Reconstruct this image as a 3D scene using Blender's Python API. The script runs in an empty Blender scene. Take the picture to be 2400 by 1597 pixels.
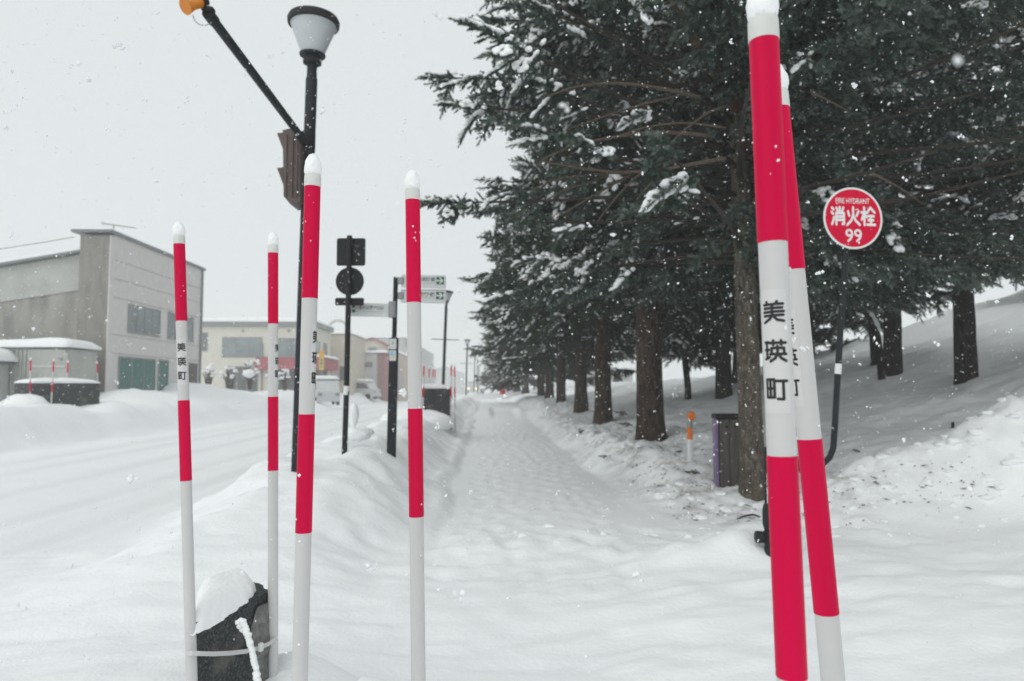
import bpy, bmesh, math, random
import numpy as np
from mathutils import Vector, Matrix, Euler

# ------------------------------------------------------------------ camera, sky, sun, exposure
scene = bpy.context.scene
COL = scene.collection
F_PX = 1667.0                                   # focal length in pixels of the 2400 px wide photograph
HORIZON = 906.0
PITCH = math.atan((HORIZON - 798.5) / F_PX)
EYE = Vector((0.0, 0.0, 1.6))

cam_data = bpy.data.cameras.new('camera')
cam = bpy.data.objects.new('camera', cam_data)
COL.objects.link(cam)
scene.camera = cam
cam.location = EYE
cam.rotation_euler = (math.pi / 2 + PITCH, 0, 0)
cam_data.sensor_width = 36.0
cam_data.lens = 36.0 * F_PX / 2400.0
cam_data.clip_start = 0.05
cam_data.clip_end = 2000
cam_data.dof.use_dof = True
cam_data.dof.focus_distance = 1.75
cam_data.dof.aperture_fstop = 4.5

world = bpy.data.worlds.new('World')
scene.world = world
world.use_nodes = True
wn, wl = world.node_tree.nodes, world.node_tree.links
wn.clear()
w_out = wn.new('ShaderNodeOutputWorld')
w_bg = wn.new('ShaderNodeBackground')
w_sky = wn.new('ShaderNodeTexSky')
w_sky.sky_type = 'NISHITA'
w_sky.sun_disc = False
w_sky.sun_elevation = math.radians(36)
w_sky.sun_rotation = math.radians(212)
w_mix = wn.new('ShaderNodeMix'); w_mix.data_type = 'RGBA'
w_mix.inputs[0].default_value = 0.90            # closed cloud: nearly even grey, a little of the sky's own gradient
w_mix.inputs[7].default_value = (7.25, 7.55, 7.52, 1)
wl.new(w_sky.outputs[0], w_mix.inputs[6])
wl.new(w_mix.outputs[2], w_bg.inputs['Color'])
w_bg.inputs['Strength'].default_value = 0.10
wl.new(w_bg.outputs[0], w_out.inputs['Surface'])

sun_data = bpy.data.lights.new('sun', 'SUN')
sun_data.energy = 0.80
sun_data.angle = math.radians(70)
sun_data.color = (1.0, 0.98, 0.95)
sun = bpy.data.objects.new('sun', sun_data)
COL.objects.link(sun)
sun.rotation_euler = Vector((0.42, 0.68, -0.60)).to_track_quat('-Z', 'Y').to_euler()   # soft brightness from behind the left shoulder

scene.view_settings.view_transform = 'Standard'
scene.view_settings.look = 'None'
scene.view_settings.exposure = 0.20
scene.view_settings.gamma = 1.0
scene.view_settings.use_curve_mapping = False
cy = scene.cycles
cy.max_bounces = 8
cy.diffuse_bounces = 4
cy.glossy_bounces = 3
cy.transmission_bounces = 4
cy.transparent_max_bounces = 6
cy.volume_bounces = 1
cy.use_denoising = True

# ------------------------------------------------------------------ frames
STREET = math.radians(1.89)                     # the street runs a little to the left of the view
CA, SA = math.cos(STREET), math.sin(STREET)


def W(X, s, z=0.0):
    """street frame (X metres to the right of the eye, s metres along the street) -> world"""
    return Vector((X * CA - s * SA, X * SA + s * CA, z))


_c, _s = math.cos(PITCH), math.sin(PITCH)


def at(u, v, Y):
    """the point at distance Y seen at (u, v) of the 2400 x 1597 photograph"""
    a, b = (u - 1200.0) / F_PX, (798.5 - v) / F_PX
    d = Vector((a, _c - b * _s, _s + b * _c))
    return EYE + d * (Y / d.y)


# ------------------------------------------------------------------ noise
_rs = np.random.RandomState(7)
_TAB = _rs.rand(512, 512)


def vnoise(x, y, off=0):
    x = np.asarray(x, float) + off * 17.31
    y = np.asarray(y, float) + off * 9.77
    xi, yi = np.floor(x).astype(int), np.floor(y).astype(int)
    fx, fy = x - xi, y - yi
    fx = fx * fx * fx * (fx * (fx * 6 - 15) + 10)
    fy = fy * fy * fy * (fy * (fy * 6 - 15) + 10)
    a = _TAB[xi & 511, yi & 511]; b = _TAB[(xi + 1) & 511, yi & 511]
    c = _TAB[xi & 511, (yi + 1) & 511]; d = _TAB[(xi + 1) & 511, (yi + 1) & 511]
    return (a + (b - a) * fx) * (1 - fy) + (c + (d - c) * fx) * fy - 0.5


def fbm(x, y, octaves=4, off=0, gain=0.5):
    t, amp, f = 0.0, 1.0, 1.0
    for k in range(octaves):
        t = t + amp * vnoise(np.asarray(x) * f, np.asarray(y) * f, off + k * 3)
        amp *= gain; f *= 2.03
    return t


def sst(a, b, x):
    t = np.clip((np.asarray(x, float) - a) / (b - a), 0, 1)
    return t * t * (3 - 2 * t)


def bump2(x, y, cx, cy_, rx, ry):
    return np.exp(-(((x - cx) / rx) ** 2 + ((y - cy_) / ry) ** 2))


# ------------------------------------------------------------------ snow surface (street frame)
_fp = np.random.RandomState(41)
PRINTS = []
for _walker in range(5):                         # seven walkers up and down the path
    _x0 = _fp.uniform(-0.2, 1.4)
    _along = 5.6 + _fp.rand()
    _foot = 0
    while _along < 30:
        PRINTS.append((_x0 + 0.25 * math.sin(_along * 0.4 + _walker) + (0.13 if _foot % 2 else -0.13) + _fp.uniform(-.05, .05), _along, _fp.uniform(-.25, .25), _fp.uniform(0.6, 1.2)))
        _along += _fp.uniform(0.30, 0.42); _foot += 1


def tread(gx, gs, Z):
    """boot prints trodden into the path of the grid Z[s, X]"""
    for (px_, ps_, rot, k) in PRINTS:
        i0, i1 = np.searchsorted(gx, (px_ - 0.4, px_ + 0.4)); j0, j1 = np.searchsorted(gs, (ps_ - 0.5, ps_ + 0.5))
        dx, ds = np.meshgrid(gx[i0:i1] - px_, gs[j0:j1] - ps_)
        a, b = dx + ds * rot, ds - dx * rot
        q = (a / 0.085) ** 2 + (b / 0.17) ** 2
        Z[j0:j1, i0:i1] += k * (-0.017 * np.exp(-q ** 1.5) + 0.006 * np.exp(-((np.sqrt(q) - 1.5) / 0.45) ** 2))


def ground_h(X, s):
    X = np.asarray(X, float); s = np.asarray(s, float)
    n1 = fbm(X * 0.45, s * 0.45, 4, 1)
    n2 = fbm(X * 1.6, s * 1.6, 4, 5)
    n3 = fbm(X * 5.5, s * 5.5, 3, 9)
    z = 0.05 + 0 * X
    # road ruts
    road = sst(-11.4, -10.4, X) * (1 - sst(-3.9, -3.3, X))
    rut = 0
    wob = 0.25 * vnoise(s * 0.12, s * 0 + 2.2)
    for c in (-4.55, -5.5, -6.95, -8.5, -9.6):
        rut = rut - 0.075 * np.exp(-((X - c - wob) / 0.17) ** 2) + 0.018 * np.exp(-((X - c - wob - 0.33) / 0.12) ** 2)
    z = z + road * (rut + 0.03 * fbm(X * 2.2, s * 0.35, 3, 3))
    # bank between road and path
    up = sst(4.8, 10.2, s + 0.35 * n1)
    edge_l = -3.0 + 0.5 * n1
    edge_r = -0.86 + 0.28 * n1
    prof = sst(edge_l - 0.75, edge_l + 0.45, X + 0.15 * n2) * (1 - 0.90 * sst(edge_r - 0.95, edge_r + 0.12, X + 0.22 * n2) - 0.10 * sst(edge_r + 0.06, edge_r + 0.34, X + 0.05 * n3))
    low = sst(3.6, 6.2, s) * 0.25
    z = z + prof * ((0.67 + 0.13 * n1) * up + low * (1 - up) + 0.075 * n2 * up + 0.030 * n3 * up)
    z = z + 0.05 * np.exp(-((X - edge_r - 0.10) / 0.14) ** 2) * sst(7, 9, s) * (0.6 + n2)
    # far side of the road
    farb = sst(-11.0, -12.1, X + 0.7 * n1)
    z = z + farb * (0.80 + 0.5 * n1 + 0.13 * n2 + 0.02 * n3)
    z = z + 0.55 * bump2(X, s, -15.0, 30.2, 2.6, 2.2) + 0.75 * bump2(X, s, -15.2, 37.2, 1.6, 4.2) + 0.3 * bump2(X, s, -13.5, 45, 1.5, 5) + 0.55 * bump2(X, s, -11.6, 45.5, 1.6, 2.0)
    z = z + sst(-13.0, -16.0, X) * sst(44, 52, s) * 0.35
    # walked path
    path = sst(-0.65, -0.35, X) * (1 - sst(1.6, 2.0, X)) * sst(6.2, 8.5, s)
    z = z + path * (-0.05 + 0.030 * n3 + 0.025 * fbm(X * 9, s * 9, 2, 13) + 0.04 * n2)
    # right bank under the trees
    rb = X - (1.85 + 0.25 * n1)
    foot = sst(-0.15, 0.95, rb + 0.25 * n2) * sst(7.7, 12.0, s + 0.6 * n1)
    rough = sst(0, 1.0, rb) * sst(7.2, 9.6, s) * (1 - sst(2.2, 3.6, rb))
    slope = np.clip(X - 3.3, 0, None)
    fade = 1 - sst(24, 46, s)
    hill = 0.18 * slope + 0.0060 * slope ** 2
    hill = hill * fade + np.minimum(hill, 1.45) * (1 - fade)
    hill = np.minimum(hill, 5.5)
    hill = hill * sst(5.8, 11.5, s + 0.25 * (X - 4))
    z = z + foot * (0.40 + 0.14 * n2) + rough * (0.05 * n3 + 0.06 * n2) + hill * (1 + 0.14 * n1)
    # ploughed ridge
    rc = 8.65 - 0.03 * (X - 4) + 0.4 * n1
    rh = np.clip(0.20 + 0.42 * (X - 3.5), 0, 1.75)
    d = s - rc
    g = np.where(d < 0, np.exp(-(d / 1.05) ** 2), np.exp(-(d / 0.42) ** 2))
    ridge = g * rh * sst(2.9, 3.9, X) * (1 + 0.10 * n2)
    z = np.maximum(z, ridge * 0.95 + 0.05) + g * sst(2.9, 3.6, X) * (0.06 * n3 + 0.07 * n2 + 0.05 * np.abs(fbm(X * 2.6 - s, s * 3.0 + X, 3, 17)))
    # lumps the plough left across the mouth of the path
    mouth = np.exp(-((s - 7.3 - 0.4 * n1) / 0.75) ** 2) * sst(-1.2, 0.2, X) * (1 - sst(3.6, 4.6, X))
    z = z + mouth * (0.02 + 0.07 * n2 + 0.04 * n3)
    z = z + 0.20 * bump2(X, s, 2.28, 6.45, 0.27, 0.24) + 0.10 * bump2(X, s, 1.85, 6.3, 0.35, 0.25)
    # end of the path: a step of ploughed snow
    z = z + 0.42 * sst(33, 35.5, s) * sst(-2.2, -1.0, X) * (1 - sst(3.4, 5, X)) * (1 - 0.55 * sst(0.0, 0.3, X) * (1 - sst(1.2, 1.6, X)) * (1 - sst(38, 39, s)))
    # smooth fresh snow in the foreground with wind ripples
    fg = 1 - sst(6.3, 7.6, s)
    a, b = X * 0.80 + s * 0.60, -X * 0.60 + s * 0.80
    z = z + fg * (0.075 * np.abs(fbm(X * 0.75 + s * 0.3, s * 2.3 - X * 0.55, 2, 21)) + 0.034 * np.abs(fbm(X * 1.5, s * 5.2 - X * 1.4, 2, 22)) + 0.012 * fbm(X * 6, s * 6, 2, 23) + 0.10 * fbm(X * 0.5, s * 0.5, 2, 25) + 0.020 * fbm(X * 2.5, s * 2.5, 2, 27))
    # drifts round the near planter and the two near pole groups
    z = z + 0.16 * bump2(X, s, -1.7, 3.4, 0.8, 0.7)
    z = z + 0.26 * bump2(X, s, -0.80, 3.15, 0.34, 0.40) + 0.71 * bump2(X, s, -0.33, 2.06, 0.24, 0.20) + 0.16 * bump2(X, s, -0.75, 2.5, 0.3, 0.35)
    # far rise
    z = z + 0.5 * sst(60, 160, s) * sst(-4, 4, X) + 1.2 * sst(60, 200, s) * (1 - sst(-14, -9, X)) * 0.3
    return z


def ground_z(x, y):
    """snow height at a world position"""
    X = x * CA + y * SA
    s = -x * SA + y * CA
    return float(ground_h(np.array([X]), np.array([s]))[0])


# ------------------------------------------------------------------ materials
def new_mat(name):
    m = bpy.data.materials.new(name)
    m.use_nodes = True
    n, l = m.node_tree.nodes, m.node_tree.links
    n.clear()
    out = n.new('ShaderNodeOutputMaterial')
    b = n.new('ShaderNodeBsdfPrincipled')
    l.new(b.outputs[0], out.inputs[0])
    return m, n, l, b


def ramp(n, l, src, stops):
    r = n.new('ShaderNodeValToRGB')
    el = r.color_ramp.elements
    while len(el) < len(stops):
        el.new(0.5)
    for e, (p, c) in zip(el, stops):
        e.position = p
        e.color = (c[0], c[1], c[2], 1)
    l.new(src, r.inputs[0])
    return r.outputs[0]


def coords(n, l, scale=(1, 1, 1), kind='Object'):
    tc = n.new('ShaderNodeTexCoord')
    mp = n.new('ShaderNodeMapping')
    mp.inputs['Scale'].default_value = scale
    l.new(tc.outputs[kind], mp.inputs[0])
    return mp.outputs[0]


def noise(n, l, vec, scale, detail=4, rough=0.55, dist=0.0):
    t = n.new('ShaderNodeTexNoise')
    t.inputs['Scale'].default_value = scale
    t.inputs['Detail'].default_value = detail
    t.inputs['Roughness'].default_value = rough
    t.inputs['Distortion'].default_value = dist
    l.new(vec, t.inputs['Vector'])
    return t.outputs[0]


def mat_surface(name, c0, c1=None, rough=0.6, scale=8, stretch=(1, 1, 1), bump=0.0, bscale=None, bdist=0.01, spec=0.5, metal=0.0, lo=0.3, hi=0.7, detail=5):
    m, n, l, b = new_mat(name)
    v = coords(n, l, stretch)
    t = noise(n, l, v, scale, detail)
    c1 = c1 or tuple(x * 0.8 for x in c0)
    l.new(ramp(n, l, t, [(lo, c0), (hi, c1)]), b.inputs['Base Color'])
    b.inputs['Roughness'].default_value = rough
    b.inputs['Specular IOR Level'].default_value = spec
    b.inputs['Metallic'].default_value = metal
    if bump:
        t2 = noise(n, l, v, bscale or scale * 3, 5)
        bp = n.new('ShaderNodeBump')
        bp.inputs['Strength'].default_value = bump
        bp.inputs['Distance'].default_value = bdist
        l.new(t2, bp.inputs['Height'])
        l.new(bp.outputs[0], b.inputs['Normal'])
    return m


def mat_snow(name, base=(0.92, 0.935, 0.945), bump=0.35, dirt=0.0):
    m, n, l, b = new_mat(name)
    v = coords(n, l)
    t = noise(n, l, v, 1.3, 5)
    c = ramp(n, l, t, [(0.3, base), (0.7, tuple(x * 0.965 for x in base))])
    if dirt:
        # bark crumbs, needles and soot ploughed into the bank: a stain map in street coordinates
        tc = n.new('ShaderNodeTexCoord')
        sx = n.new('ShaderNodeSeparateXYZ'); l.new(tc.outputs['Object'], sx.inputs[0])
        band = n.new('ShaderNodeMapRange'); band.interpolation_type = 'SMOOTHSTEP'
        band.inputs[1].default_value = 1.9; band.inputs[2].default_value = 2.6
        l.new(sx.outputs[0], band.inputs[0])
        band2 = n.new('ShaderNodeMapRange'); band2.interpolation_type = 'SMOOTHSTEP'
        band2.inputs[1].default_value = 4.0; band2.inputs[2].default_value = 6.4
        band2.inputs[3].default_value = 1; band2.inputs[4].default_value = 0
        l.new(sx.outputs[0], band2.inputs[0])
        band3 = n.new('ShaderNodeMapRange'); band3.interpolation_type = 'SMOOTHSTEP'
        band3.inputs[1].default_value = 7.4; band3.inputs[2].default_value = 8.4
        l.new(sx.outputs[1], band3.inputs[0])
        mu = n.new('ShaderNodeMath'); mu.operation = 'MULTIPLY'
        l.new(band.outputs[0], mu.inputs[0]); l.new(band2.outputs[0], mu.inputs[1])
        mu2 = n.new('ShaderNodeMath'); mu2.operation = 'MULTIPLY'
        l.new(mu.outputs[0], mu2.inputs[0]); l.new(band3.outputs[0], mu2.inputs[1])
        tn = noise(n, l, v, 3.1, 9, 0.68)
        tr = n.new('ShaderNodeMapRange')
        tr.inputs[1].default_value = 0.50; tr.inputs[2].default_value = 0.70; tr.inputs[4].default_value = dirt
        l.new(tn, tr.inputs[0])
        mu3 = n.new('ShaderNodeMath'); mu3.operation = 'MULTIPLY'
        l.new(mu2.outputs[0], mu3.inputs[0]); l.new(tr.outputs[0], mu3.inputs[1])
        mx = n.new('ShaderNodeMix'); mx.data_type = 'RGBA'
        l.new(mu3.outputs[0], mx.inputs[0]); l.new(c, mx.inputs[6])
        mx.inputs[7].default_value = (0.30, 0.285, 0.24, 1)
        c = mx.outputs[2]
        # road snow packed and greyed by tyres
        av = n.new('ShaderNodeAttribute'); av.attribute_name = 'packed'
        m5 = n.new('ShaderNodeMath'); m5.operation = 'MULTIPLY'; m5.inputs[1].default_value = 0.24
        l.new(av.outputs['Fac'], m5.inputs[0])
        mx2 = n.new('ShaderNodeMix'); mx2.data_type = 'RGBA'
        l.new(m5.outputs[0], mx2.inputs[0]); l.new(c, mx2.inputs[6])
        mx2.inputs[7].default_value = (0.42, 0.43, 0.44, 1)
        c = mx2.outputs[2]
    l.new(c, b.inputs['Base Color'])
    b.inputs['Roughness'].default_value = 0.85
    b.inputs['Specular IOR Level'].default_value = 0.25
    t2 = noise(n, l, v, 26, 6, 0.62)
    bp = n.new('ShaderNodeBump')
    bp.inputs['Strength'].default_value = bump
    bp.inputs['Distance'].default_value = 0.02
    l.new(t2, bp.inputs['Height'])
    l.new(bp.outputs[0], b.inputs['Normal'])
    return m


def mat_bark(name, c0, c1, c2, lichen=0.0, scale=1.0):
    m, n, l, b = new_mat(name)
    v = coords(n, l, (1, 1, 0.40 if lichen > 0.3 else 0.26))
    t = noise(n, l, v, (19 if lichen > 0.3 else 14) * scale, 9, 0.66, 0.9)
    big = noise(n, l, coords(n, l), 1.1, 3)
    a = ramp(n, l, t, [(0.34, c0), (0.55, c1), (0.72, c2)])
    if lichen:
        mx = n.new('ShaderNodeMix'); mx.data_type = 'RGBA'
        r = n.new('ShaderNodeMapRange')
        r.inputs[1].default_value = 0.5; r.inputs[2].default_value = 0.72; r.inputs[4].default_value = lichen
        l.new(big, r.inputs[0]); l.new(r.outputs[0], mx.inputs[0]); l.new(a, mx.inputs[6])
        mx.inputs[7].default_value = (0.105, 0.10, 0.045, 1)
        a = mx.outputs[2]
    l.new(a, b.inputs['Base Color'])
    b.inputs['Roughness'].default_value = 0.95
    b.inputs['Specular IOR Level'].default_value = 0.15
    bp = n.new('ShaderNodeBump')
    bp.inputs['Strength'].default_value = 0.9
    bp.inputs['Distance'].default_value = 0.03
    l.new(t, bp.inputs['Height']); l.new(bp.outputs[0], b.inputs['Normal'])
    return m


def mat_needle(name, c0, c1, frost):
    m, n, l, b = new_mat(name)
    oi = n.new('ShaderNodeObjectInfo')
    c = ramp(n, l, oi.outputs['Random'], [(0.0, c0), (1.0, c1)])
    # hoar frost on the upper side of the needles
    tc = n.new('ShaderNodeNewGeometry')
    sx = n.new('ShaderNodeSeparateXYZ'); l.new(tc.outputs['Position'], sx.inputs[0])
    t = noise(n, l, tc.outputs['Position'], 2.2, 3)
    r = n.new('ShaderNodeMapRange')
    r.inputs[1].default_value = 0.42; r.inputs[2].default_value = 0.72; r.inputs[4].default_value = frost
    l.new(t, r.inputs[0])
    mx = n.new('ShaderNodeMix'); mx.data_type = 'RGBA'
    l.new(r.outputs[0], mx.inputs[0]); l.new(c, mx.inputs[6])
    mx.inputs[7].default_value = (0.30, 0.34, 0.34, 1)
    l.new(mx.outputs[2], b.inputs['Base Color'])
    b.inputs['Roughness'].default_value = 0.65
    b.inputs['Specular IOR Level'].default_value = 0.3
    return m


def mat_stone(name):
    m, n, l, b = new_mat(name)
    v = coords(n, l)
    t = noise(n, l, v, 85, 6, 0.75)
    g = noise(n, l, v, 5, 4)
    a = ramp(n, l, t, [(0.36, (0.014, 0.016, 0.018)), (0.52, (0.038, 0.043, 0.046)), (0.66, (0.14, 0.145, 0.145))])
    mx = n.new('ShaderNodeMix'); mx.data_type = 'RGBA'
    r = n.new('ShaderNodeMapRange')
    r.inputs[1].default_value = 0.56; r.inputs[2].default_value = 0.66; r.inputs[4].default_value = 0.6
    l.new(g, r.inputs[0]); l.new(r.outputs[0], mx.inputs[0]); l.new(a, mx.inputs[6])
    mx.inputs[7].default_value = (0.17, 0.165, 0.145, 1)
    l.new(mx.outputs[2], b.inputs['Base Color'])
    b.inputs['Roughness'].default_value = 0.85
    bp = n.new('ShaderNodeBump'); bp.inputs['Strength'].default_value = 0.8; bp.inputs['Distance'].default_value = 0.012
    l.new(noise(n, l, v, 40, 8, 0.7), bp.inputs['Height']); l.new(bp.outputs[0], b.inputs['Normal'])
    return m


def mat_emit(name, c, e):
    m, n, l, b = new_mat(name)
    b.inputs['Base Color'].default_value = (*c, 1)
    b.inputs['Emission Color'].default_value = (*c, 1)
    b.inputs['Emission Strength'].default_value = e
    return m


M = {}
M['ground'] = mat_snow('ground_snow', bump=0.5, dirt=0.85)
M['snow'] = mat_snow('fresh_snow', (0.92, 0.935, 0.94), 0.4)
M['flake'] = mat_surface('snowflake', (0.92, 0.93, 0.94), (0.88, 0.9, 0.92), 0.9)
M['white_plastic'] = mat_surface('white_pole_plastic', (0.60, 0.595, 0.59), (0.55, 0.545, 0.54), 0.42, 6, (1, 1, 0.15), spec=0.4)
M['cap_plastic'] = mat_surface('cap_plastic', (0.66, 0.67, 0.64), (0.60, 0.61, 0.58), 0.45, 30)
M['sticker'] = mat_surface('clear_sticker', (0.615, 0.61, 0.605), (0.60, 0.595, 0.59), 0.3, 20)
M['red'] = mat_surface('red_reflective_tape', (0.66, 0.003, 0.062), (0.53, 0.002, 0.046), 0.42, 30, (1, 1, 0.03), spec=0.10)
M['ink'] = mat_surface('black_ink', (0.012, 0.012, 0.014), None, 0.5)
M['stone'] = mat_stone('dark_rough_stone')
M['stone_pale'] = mat_surface('pale_broken_stone', (0.25, 0.25, 0.235), (0.10, 0.10, 0.098), 0.9, 30, bump=0.6, bdist=0.01)
M['black_metal'] = mat_surface('black_painted_metal', (0.009, 0.010, 0.011), (0.018, 0.019, 0.020), 0.55, 14, bump=0.1, spec=0.22)
M['dark_pole'] = mat_surface('charcoal_painted_steel', (0.010, 0.013, 0.016), (0.018, 0.022, 0.025), 0.55, 14, bump=0.1, spec=0.22)
M['milk_glass'] = mat_surface('milky_lamp_glass', (0.50, 0.53, 0.55), (0.46, 0.49, 0.51), 0.4, 5)
M['brown_metal'] = mat_surface('brown_painted_metal', (0.075, 0.052, 0.046), (0.11, 0.08, 0.07), 0.55, 9)
M['orange'] = mat_surface('orange_plastic', (0.72, 0.26, 0.015), (0.6, 0.18, 0.01), 0.35, 8)
M['amber'] = mat_surface('amber_reflector', (0.80, 0.19, 0.004), (0.68, 0.14, 0.003), 0.3, 40)
M['grey_metal'] = mat_surface('galvanised_grey', (0.30, 0.31, 0.31), (0.22, 0.23, 0.23), 0.5, 12)
M['sign_white'] = mat_surface('sign_panel_white', (0.58, 0.60, 0.60), (0.54, 0.56, 0.56), 0.4, 4)
M['sign_green'] = mat_surface('sign_green', (0.012, 0.09, 0.045), None, 0.4)
M['sign_red'] = mat_surface('sign_red', (0.62, 0.003, 0.040), (0.56, 0.002, 0.034), 0.45, 12, spec=0.12)
M['paint_white'] = mat_surface('white_paint', (0.74, 0.75, 0.75), (0.68, 0.69, 0.69), 0.5, 12)
M['text_grey'] = mat_surface('grey_lettering', (0.16, 0.17, 0.18), None, 0.5)
M['text_light'] = mat_surface('small_grey_lettering', (0.36, 0.37, 0.38), None, 0.5)
M['blue_print'] = mat_surface('blue_print', (0.16, 0.38, 0.62), (0.3, 0.5, 0.7), 0.5, 30)
M['yellow_print'] = mat_surface('yellow_print', (0.72, 0.60, 0.10), (0.62, 0.5, 0.1), 0.5, 30)
M['olive_print'] = mat_surface('olive_print', (0.44, 0.48, 0.36), None, 0.5, 30)
M['purple'] = mat_surface('purple_panel_paint', (0.20, 0.145, 0.27), (0.16, 0.11, 0.22), 0.5, 9)
M['old_wood'] = mat_surface('weathered_wood', (0.055, 0.050, 0.043), (0.11, 0.10, 0.088), 0.9, 30, (1, 1, 0.07), bump=0.5)
M['bark_lichen'] = mat_bark('grey_lichen_bark', (0.035, 0.029, 0.023), (0.125, 0.108, 0.088), (0.25, 0.225, 0.19), 0.6)
M['bark_brown'] = mat_bark('brown_spruce_bark', (0.020, 0.013, 0.010), (0.070, 0.048, 0.036), (0.150, 0.110, 0.085), 0.0)
M['bark_dark'] = mat_bark('dark_wet_bark', (0.012, 0.010, 0.009), (0.034, 0.028, 0.024), (0.07, 0.06, 0.05), 0.1)
M['bark_red'] = mat_bark('reddish_limb_bark', (0.04, 0.02, 0.014), (0.12, 0.06, 0.042), (0.20, 0.12, 0.09), 0.0)
M['branch'] = mat_surface('bare_branch_bark', (0.055, 0.040, 0.029), (0.115, 0.088, 0.066), 0.95, 25, bump=0.4)
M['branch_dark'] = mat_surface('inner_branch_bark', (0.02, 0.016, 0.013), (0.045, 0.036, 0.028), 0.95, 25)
M['needle_blue_tip'] = mat_needle('frosted_lit_blue_shoots', (0.100, 0.142, 0.116), (0.155, 0.195, 0.168), 0.22)  # frost, plus the brightness of lit outer clumps put into the colour
M['needle_green_tip'] = mat_needle('young_green_shoots', (0.052, 0.088, 0.054), (0.090, 0.122, 0.082), 0.2)
M['needle_olive_tip'] = mat_needle('young_olive_shoots', (0.060, 0.080, 0.036), (0.085, 0.10, 0.05), 0.2)
M['twig'] = mat_surface('young_twig_bark', (0.10, 0.055, 0.024), (0.06, 0.04, 0.02), 0.9, 20)
M['needle_blue'] = mat_needle('blue_spruce_needles', (0.022, 0.052, 0.038), (0.060, 0.092, 0.072), 0.12)
M['needle_green'] = mat_needle('green_spruce_needles', (0.013, 0.038, 0.020), (0.040, 0.068, 0.038), 0.07)
M['needle_olive'] = mat_needle('olive_spruce_needles', (0.028, 0.048, 0.018), (0.062, 0.078, 0.032), 0.15)
M['siding'] = mat_surface('pale_grey_siding', (0.70, 0.675, 0.655), (0.63, 0.61, 0.59), 0.7, 3)
M['stained_wall'] = mat_surface('stained_concrete_wall', (0.42, 0.41, 0.38), (0.235, 0.23, 0.212), 0.9, 1.6, (1, 1, 0.3), detail=8)
M['dark_siding'] = mat_surface('weathered_brown_siding', (0.30, 0.285, 0.262), (0.21, 0.20, 0.185), 0.9, 5, (1, 1, 0.25), detail=8)
M['pale_sheet'] = mat_surface('pale_metal_sheet', (0.48, 0.49, 0.46), (0.38, 0.39, 0.365), 0.7, 1.5)
M['roof_metal'] = mat_surface('dark_roof_edge', (0.20, 0.225, 0.23), None, 0.5)
M['glass'] = mat_surface('dull_window_glass', (0.22, 0.26, 0.27), (0.30, 0.34, 0.35), 0.12, 1.2, spec=0.6)
M['glass_dark'] = mat_surface('dark_window_glass', (0.12, 0.125, 0.13), (0.20, 0.205, 0.21), 0.15, 1.2, spec=0.6)
M['green_glass'] = mat_surface('green_tinted_panel', (0.045, 0.155, 0.135), (0.06, 0.18, 0.155), 0.25, 2)
M['brown_opening'] = mat_surface('brown_panel', (0.13, 0.12, 0.105), (0.10, 0.09, 0.08), 0.8, 3)
M['frame'] = mat_surface('window_frame_metal', (0.30, 0.31, 0.31), None, 0.5)
M['cream'] = mat_surface('cream_render', (0.70, 0.68, 0.60), (0.63, 0.61, 0.54), 0.9, 2, detail=7)
M['beige'] = mat_surface('beige_render', (0.62, 0.575, 0.49), (0.57, 0.525, 0.45), 0.9, 2)  # paler than the wall itself: distance haze put into the colour
M['awning'] = mat_surface('red_awning_cloth', (0.40, 0.12, 0.14), (0.35, 0.105, 0.125), 0.8, 5)  # red lightened to carry some of the distance haze
M['banner_yellow'] = mat_surface('yellow_banner', (0.72, 0.62, 0.12), None, 0.6)
M['banner_orange'] = mat_surface('orange_banner', (0.75, 0.38, 0.04), None, 0.6)
M['pink_wall'] = mat_surface('haze_paled_red_wall', (0.46, 0.25, 0.25), (0.42, 0.23, 0.23), 0.8, 2)  # red wall with distance haze mixed into its colour
M['white_wall'] = mat_surface('white_wall_sheet', (0.62, 0.63, 0.63), (0.58, 0.59, 0.59), 0.7, 2)
M['grey_wall'] = mat_surface('grey_green_sheet', (0.54, 0.555, 0.54), (0.48, 0.49, 0.48), 0.7, 2)  # lightened so the far warehouse looks hazed by colour
M['red_trim'] = mat_surface('red_roof_trim', (0.40, 0.16, 0.15), None, 0.6)
M['car_white'] = mat_surface('white_car_paint', (0.62, 0.63, 0.64), (0.58, 0.59, 0.6), 0.3, 2)
M['rubber'] = mat_surface('tyre_rubber', (0.02, 0.02, 0.02), None, 0.9)
M['headlight'] = mat_emit('lit_headlight', (1.0, 0.85, 0.45), 2.0)
M['steel_dark'] = mat_surface('aged_antenna_metal', (0.20, 0.21, 0.21), None, 0.5)
M['needle_brown'] = mat_surface('bark_crumbs', (0.05, 0.04, 0.03), (0.03, 0.04, 0.022), 0.9, 10)


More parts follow.
